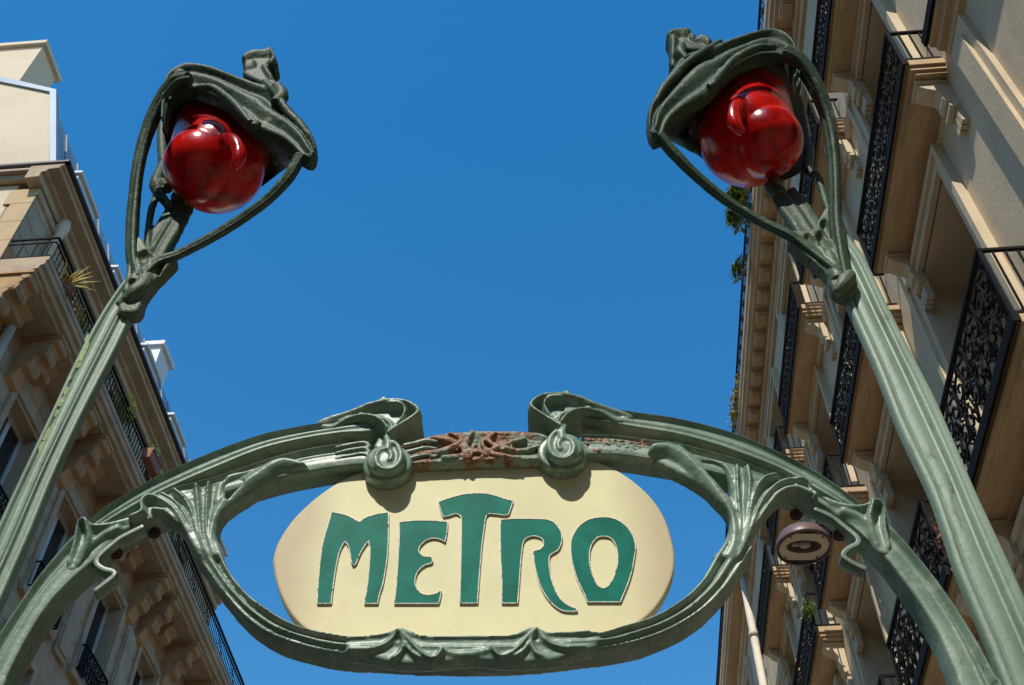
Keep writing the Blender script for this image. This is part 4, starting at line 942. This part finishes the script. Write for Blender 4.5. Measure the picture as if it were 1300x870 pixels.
def make_post(label, base, poleA, poleB, tail, upper, arms, hoodA, hoodB, rimR, tubes_hood, finial, globe, gl, node, loops):
    t = thing('lamp_post', label, 'lamp post', base, 0, 'pair of green lamp posts with red glass globes')
    mb = MB(); band(mb, poleA, poleB, .02, .032, pole_prof, 260, 48, tail=tail); crisp(mb, 'pole', 'pole', t)
    mb = MB()
    for p in upper[2:]: ptube(mb, p, sides=8)
    band(mb, upper[0][0], upper[0][1], -.015, .055, lambda s_, t_: rnd(s_, .012, .25)+G(s_, [(.45, .06, .006), (.6, .05, -.006)])-.05*t_**2, 50, 14)
    cast(mb, 'stem', 'hood', t, .004, 2)
    for p in arms:
        p = [(x, y, r*1.22, o*1.2) for x, y, r, o in p]
        mb = MB(); ptube(mb, p, sides=12); q = [(x+1.5, y, r*.45, o+r*.9*mpp(x, y)) for x, y, r, o in p]; ptube(mb, q, sides=8)
        cast(mb, 'arm', 'hood', t, .0036, 3)
    mb = MB()
    for p in node: ptube(mb, p, sides=10)
    relief(mb, [loops[0]], loops[1], .05, .055, 1.0, 4, .012)
    cast(mb, 'branch_node', 'node', t, .0036, 3)
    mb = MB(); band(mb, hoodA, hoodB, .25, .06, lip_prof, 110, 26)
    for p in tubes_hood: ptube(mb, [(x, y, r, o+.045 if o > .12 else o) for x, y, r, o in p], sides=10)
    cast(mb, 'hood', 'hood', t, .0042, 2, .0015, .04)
    mb = MB(); shell(mb, hoodB, rimR, .21, -.14, .14); cast(mb, 'hood_shade_lining', 'hood_shade', t, .006, 3, .001, .04)  # dark inner shell carries the painted shade
    mb = MB()
    relief(mb, [finial[0]], finial[1], .15, .07, .9, 5, .02)
    cast(mb, 'finial', 'hood', t, .004, 3)
    mb = MB()
    g0, g1, g2 = gl
    gs = [tuple(g0[i]+(g2[i]-g0[i])*k/9 for i in range(4)) for k in range(10)]+[g1]
    gs += [(x_, y_, 30, .085) for x_, y_ in [((g1[0]+g2[0])/2, (g1[1]+g2[1])/2-4)]]
    for x, y, r, o in gs: mb.ball(hit(x, y, o), r*mpp(x, y)*(D0-o)/D0, 22)
    ptube(mb, globe, sides=12, n=40)
    go = cast(mb, 'globe', 'redglass', t, .005, 12, 0)
    return t
M['chip'] = mat('bare_olive_paint_chip', (.16, .24, .045), .6, var=.2, scale=20, bump=.3, bscale=80)
LP = make_post('green lamp post left of the arch, its hooded red globe against open sky', (wp(-1.45, 0, 0)),
    [(166,345),(150,364),(126,400),(96,455),(62,528),(21,614),(0,659),(-40,748),(-80,835),(-105,895)],
    [(196,352),(181,376),(164,405),(145,445),(103,527),(69,600),(38,676),(12,735),(-26,820),(-55,885)],
    [((-1.50, 1.9), (-1.385, 1.9)), ((-1.51, 1.0), (-1.39, 1.0)), ((-1.52, 0), (-1.38, 0))],
    [([(160,352),(177,316),(200,266),(214,236)], [(190,360),(206,326),(230,278),(244,250)]),
     [(176,352,7,.02),(190,322,6,.02),(207,286,6,.005),(220,258,6,-.02)],
     [(188,338,6,-.02),(188,300,5,-.03),(192,268,5,-.04),(200,245,5,-.05)],
     [(214,262,6,-.04),(204,248,7,-.03),(198,236,9,-.03),(202,222,8,-.04),(210,205,7,-.07)], [(198,240,6,-.02),(206,232,7,-.02),(214,242,6,-.03)],
     [(238,262,10,-.10),(226,250,12,-.10)], [(210,225,8,-.08),(206,190,7,-.10),(206,160,7,-.10)]],
    [[(174,352,8,.03),(168,325,7,.03),(168,290,7,.04),(171,250,6.5,.06),(176,210,6.5,.09),(187,168,7,.13),(204,130,7.5,.18),(222,106,8,.22),(240,100,7,.24)],
     [(180,350,8,.03),(200,333,7,.03),(225,324,5.5,.03),(264,304,5.5,.05),(305,279,5.5,.08),(339,254,5.5,.12),(366,226,6,.16),(382,198,6,.19)]],
    [(204,150),(205,120),(212,93),(228,80),(245,78),(268,82),(295,92),(322,101),(345,108),(360,122),(378,142),(393,160),(401,180),(400,194)],
    [(209,156),(212,136),(222,118),(240,110),(256,114),(275,122),(290,132),(305,146),(318,158),(328,162),(350,170),(368,182),(385,198),(396,200)],
    [(206,160),(202,185),(203,210),(212,235),(240,252),(280,255),(320,245),(345,228),(364,214),(385,204)],
    [[(232,98,8,.24),(226,94,7,.24)], [(352,110,7,.22),(358,122,8,.22),(350,132,7,.22)], [(335,104,4,.2),(350,118,5,.22),(362,138,5,.22),(384,162,4.5,.21),(397,182,3,.19)],
     [(326,158,6,.22),(322,162,5,.23)], [(388,203,8,.2),(394,200,6,.2)], [(250,112,4,.235),(270,112,5,.24),(295,130,5,.24),(318,156,4,.24)], [(345,205,7,-.08),(362,192,8,-.05),(374,200,6,.0)]],
    ([(306,75),(312,67),(325,64),(336,63),(342,60),(347,64),(350,72),(353,81),(349,86),(342,86),(347,95),(354,108),(335,106),(318,99),(307,92),(310,83)], [([(310,74),(322,69),(338,68),(344,64)], 4, .02), ([(345,66),(349,76),(344,83)], 4, .024), ([(312,84),(320,82)], 4, .016), ([(336,86),(344,98)], 3, .012)]),
    [(280,174,7,.10),(287,176,9,.150),(297,181,11,.18),(303,192,10,.185),(302,204,8,.18),(296,214,5,.165)], [(274,211,61,.0),(257,211,49,.04),(285,176,62,-.07)],
    [[(162,382,6,.05),(170,372,9,.06),(180,364,10,.055),(186,352,9,.045)], [(150,388,5,.04),(162,376,6,.05),(160,368,5,.06)], [(172,330,5,.05),(176,345,7,.05),(170,360,8,.05)], [(192,330,5,.045),(190,345,7,.045),(184,360,7,.04)]],
    ([(160,298),(170,298),(180,301),(187,313),(196,320),(207,323),(221,320),(223,328),(212,339),(196,356),(184,373),(174,394),(150,394),(154,370),(159,345)], [([(176,327),(186,323)], 5, -.024), ([(184,347),(191,333)], 4.5, -.024), ([(200,344),(204,334)], 3.5, -.02), ([(168,305),(166,335),(160,370)], 3, .008), ([(174,340),(172,352),(178,356)], 3, .010)]))
rg = random.Random(11)
for cx_, cy_, ln, wd in ((106,446,17,3.6),(100,462,6,2.5),(84,497,6,2.2),(78,510,8,2.6),(61,551,13,4.5),(56,568,14,5.5),(50,584,8,4),(88,480,5,1.8),(72,524,5,1.8),(40,604,7,2.0),(110,430,6,2.0),(32,622,6,2)):
    b_ = MB(); n_ = 14; pts = []
    for k in range(n_):
        a = 2*PI*k/n_; r_ = .75+.5*rg.random(); u_ = ln*math.cos(a)*r_; v_ = wd*math.sin(a)*r_; pts.append((cx_-u_*.42+v_*.9, cy_+u_*.9+v_*.4))
    b_.add([hit(x, y, .0235) for x, y in pts]+[hit(x, y, .015) for x, y in pts], [tuple(range(n_))]+[(k, (k+1) % n_, (k+1) % n_+n_, k+n_) for k in range(n_)])
    o = b_.obj('paint_chip', 'chip', LP, fix=True)
RP = make_post('green lamp post right of the arch, its hooded red globe overlapping the pale building', (wp(1.2, 0, 0)),
    [(1040,308),(1050,330),(1064,358),(1087,408),(1115,471),(1142,540),(1180,620),(1198,669),(1215,721),(1235,769),(1262,833),(1282,885)],
    [(1067,282),(1080,302),(1097,324),(1124,380),(1149,430),(1190,510),(1238,620),(1258,663),(1278,706),(1300,755),(1330,820),(1358,882)],
    [((1.19, 1.9), (1.31, 1.9)), ((1.20, 1.0), (1.32, 1.0)), ((1.19, 0), (1.33, 0))],
    [([(1036,340),(1018,304),(1000,270),(980,236)], [(1072,328),(1052,290),(1034,256),(1012,222)]),
     [(1040,300,7,.01),(1020,262,7,-.01),(1005,240,7,-.05)],
     [(1056,280,5,-.01),(1046,250,5,-.02),(1040,228,6,-.03)],
     [(985,232,11,-.10),(980,238,10,-.09),(992,245,9,-.08)], [(1028,190,7,-.10),(1026,215,8,-.09),(1036,225,7,-.06)]],
    [[(1072,350,8,.03),(1066,318,8,.03),(1061,280,7.5,.04),(1060,240,7,.06),(1058,195,7,.09),(1050,148,7.5,.13),(1034,108,8,.18),(1014,78,8.5,.22),(994,66,8,.24)],
     [(1068,350,9,.03),(1046,332,8,.03),(1020,312,7,.03),(1000,298,6,.04),(963,280,5.5,.05),(924,256,5.5,.08),(889,228,5.5,.12),(858,198,6,.16),(836,172,6,.19)]],
    [(1018,105),(1014,70),(1004,45),(989,35),(970,35),(945,42),(925,48),(902,58),(880,62),(862,70),(850,88),(836,112),(825,130),(821,148),(824,166)],
    [(1012,110),(1004,85),(995,70),(980,67),(964,69),(945,77),(929,88),(914,103),(902,115),(887,124),(873,132),(858,143),(848,155),(842,168),(830,174)],
    [(1014,115),(1026,150),(1030,185),(1022,215),(990,232),(950,235),(915,222),(889,200),(868,188),(845,176)],
    [[(866,58,5,.2),(864,66,6,.21),(872,76,4,.21)], [(915,52,3,.20),(890,68,5,.22),(866,86,5,.22),(843,112,5,.215),(827,140,3,.19)],
     [(900,112,6,.235),(905,108,5,.24),(915,88,3,.24)], [(826,172,7,.2),(834,172,6,.2)], [(985,60,4,.235),(960,62,5,.24),(930,78,5,.24),(905,108,4,.24)], [(862,164,7,-.05),(874,182,8,-.06),(890,192,6,-.06)]],
    ([(845,45),(855,38),(873,37),(882,43),(884,49),(893,44),(901,49),(907,56),(896,62),(880,62),(868,60),(862,66),(858,82),(850,78),(850,60),(848,51)], [([(849,45),(860,42),(873,42)], 4, .022), ([(855,50),(854,70)], 4, .018), ([(880,48),(892,49),(900,54)], 4, .02)]),
    [(947,130,7,.10),(941,132,9,.150),(933,138,11,.18),(931,150,10,.185),(935,161,8,.18),(944,170,5,.165)], [(950,176,62,.0),(972,180,47,.04),(940,142,63,-.08)],
    [[(1062,372,6,.05),(1070,362,9,.06),(1078,352,10,.055),(1085,352,5,.05)], [(1058,360,7,.05),(1064,372,6,.05)], [(1052,322,6,.05),(1058,340,8,.05),(1064,356,9,.05)], [(1040,316,6,.045),(1052,336,8,.045)]],
    ([(1004,291),(1022,291),(1034,288),(1038,280),(1045,267),(1052,259),(1060,262),(1064,285),(1067,313),(1076,336),(1090,358),(1080,374),(1059,366),(1049,346),(1032,330),(1012,313),(1000,302)], [([(1047,284),(1054,297)], 4.5, -.024), ([(1043,300),(1049,312)], 5.5, -.026), ([(1026,301),(1032,306)], 4, -.02), ([(1060,270),(1062,310),(1070,345)], 3, .01), ([(1035,318),(1050,336),(1060,350)], 3, .008)]))
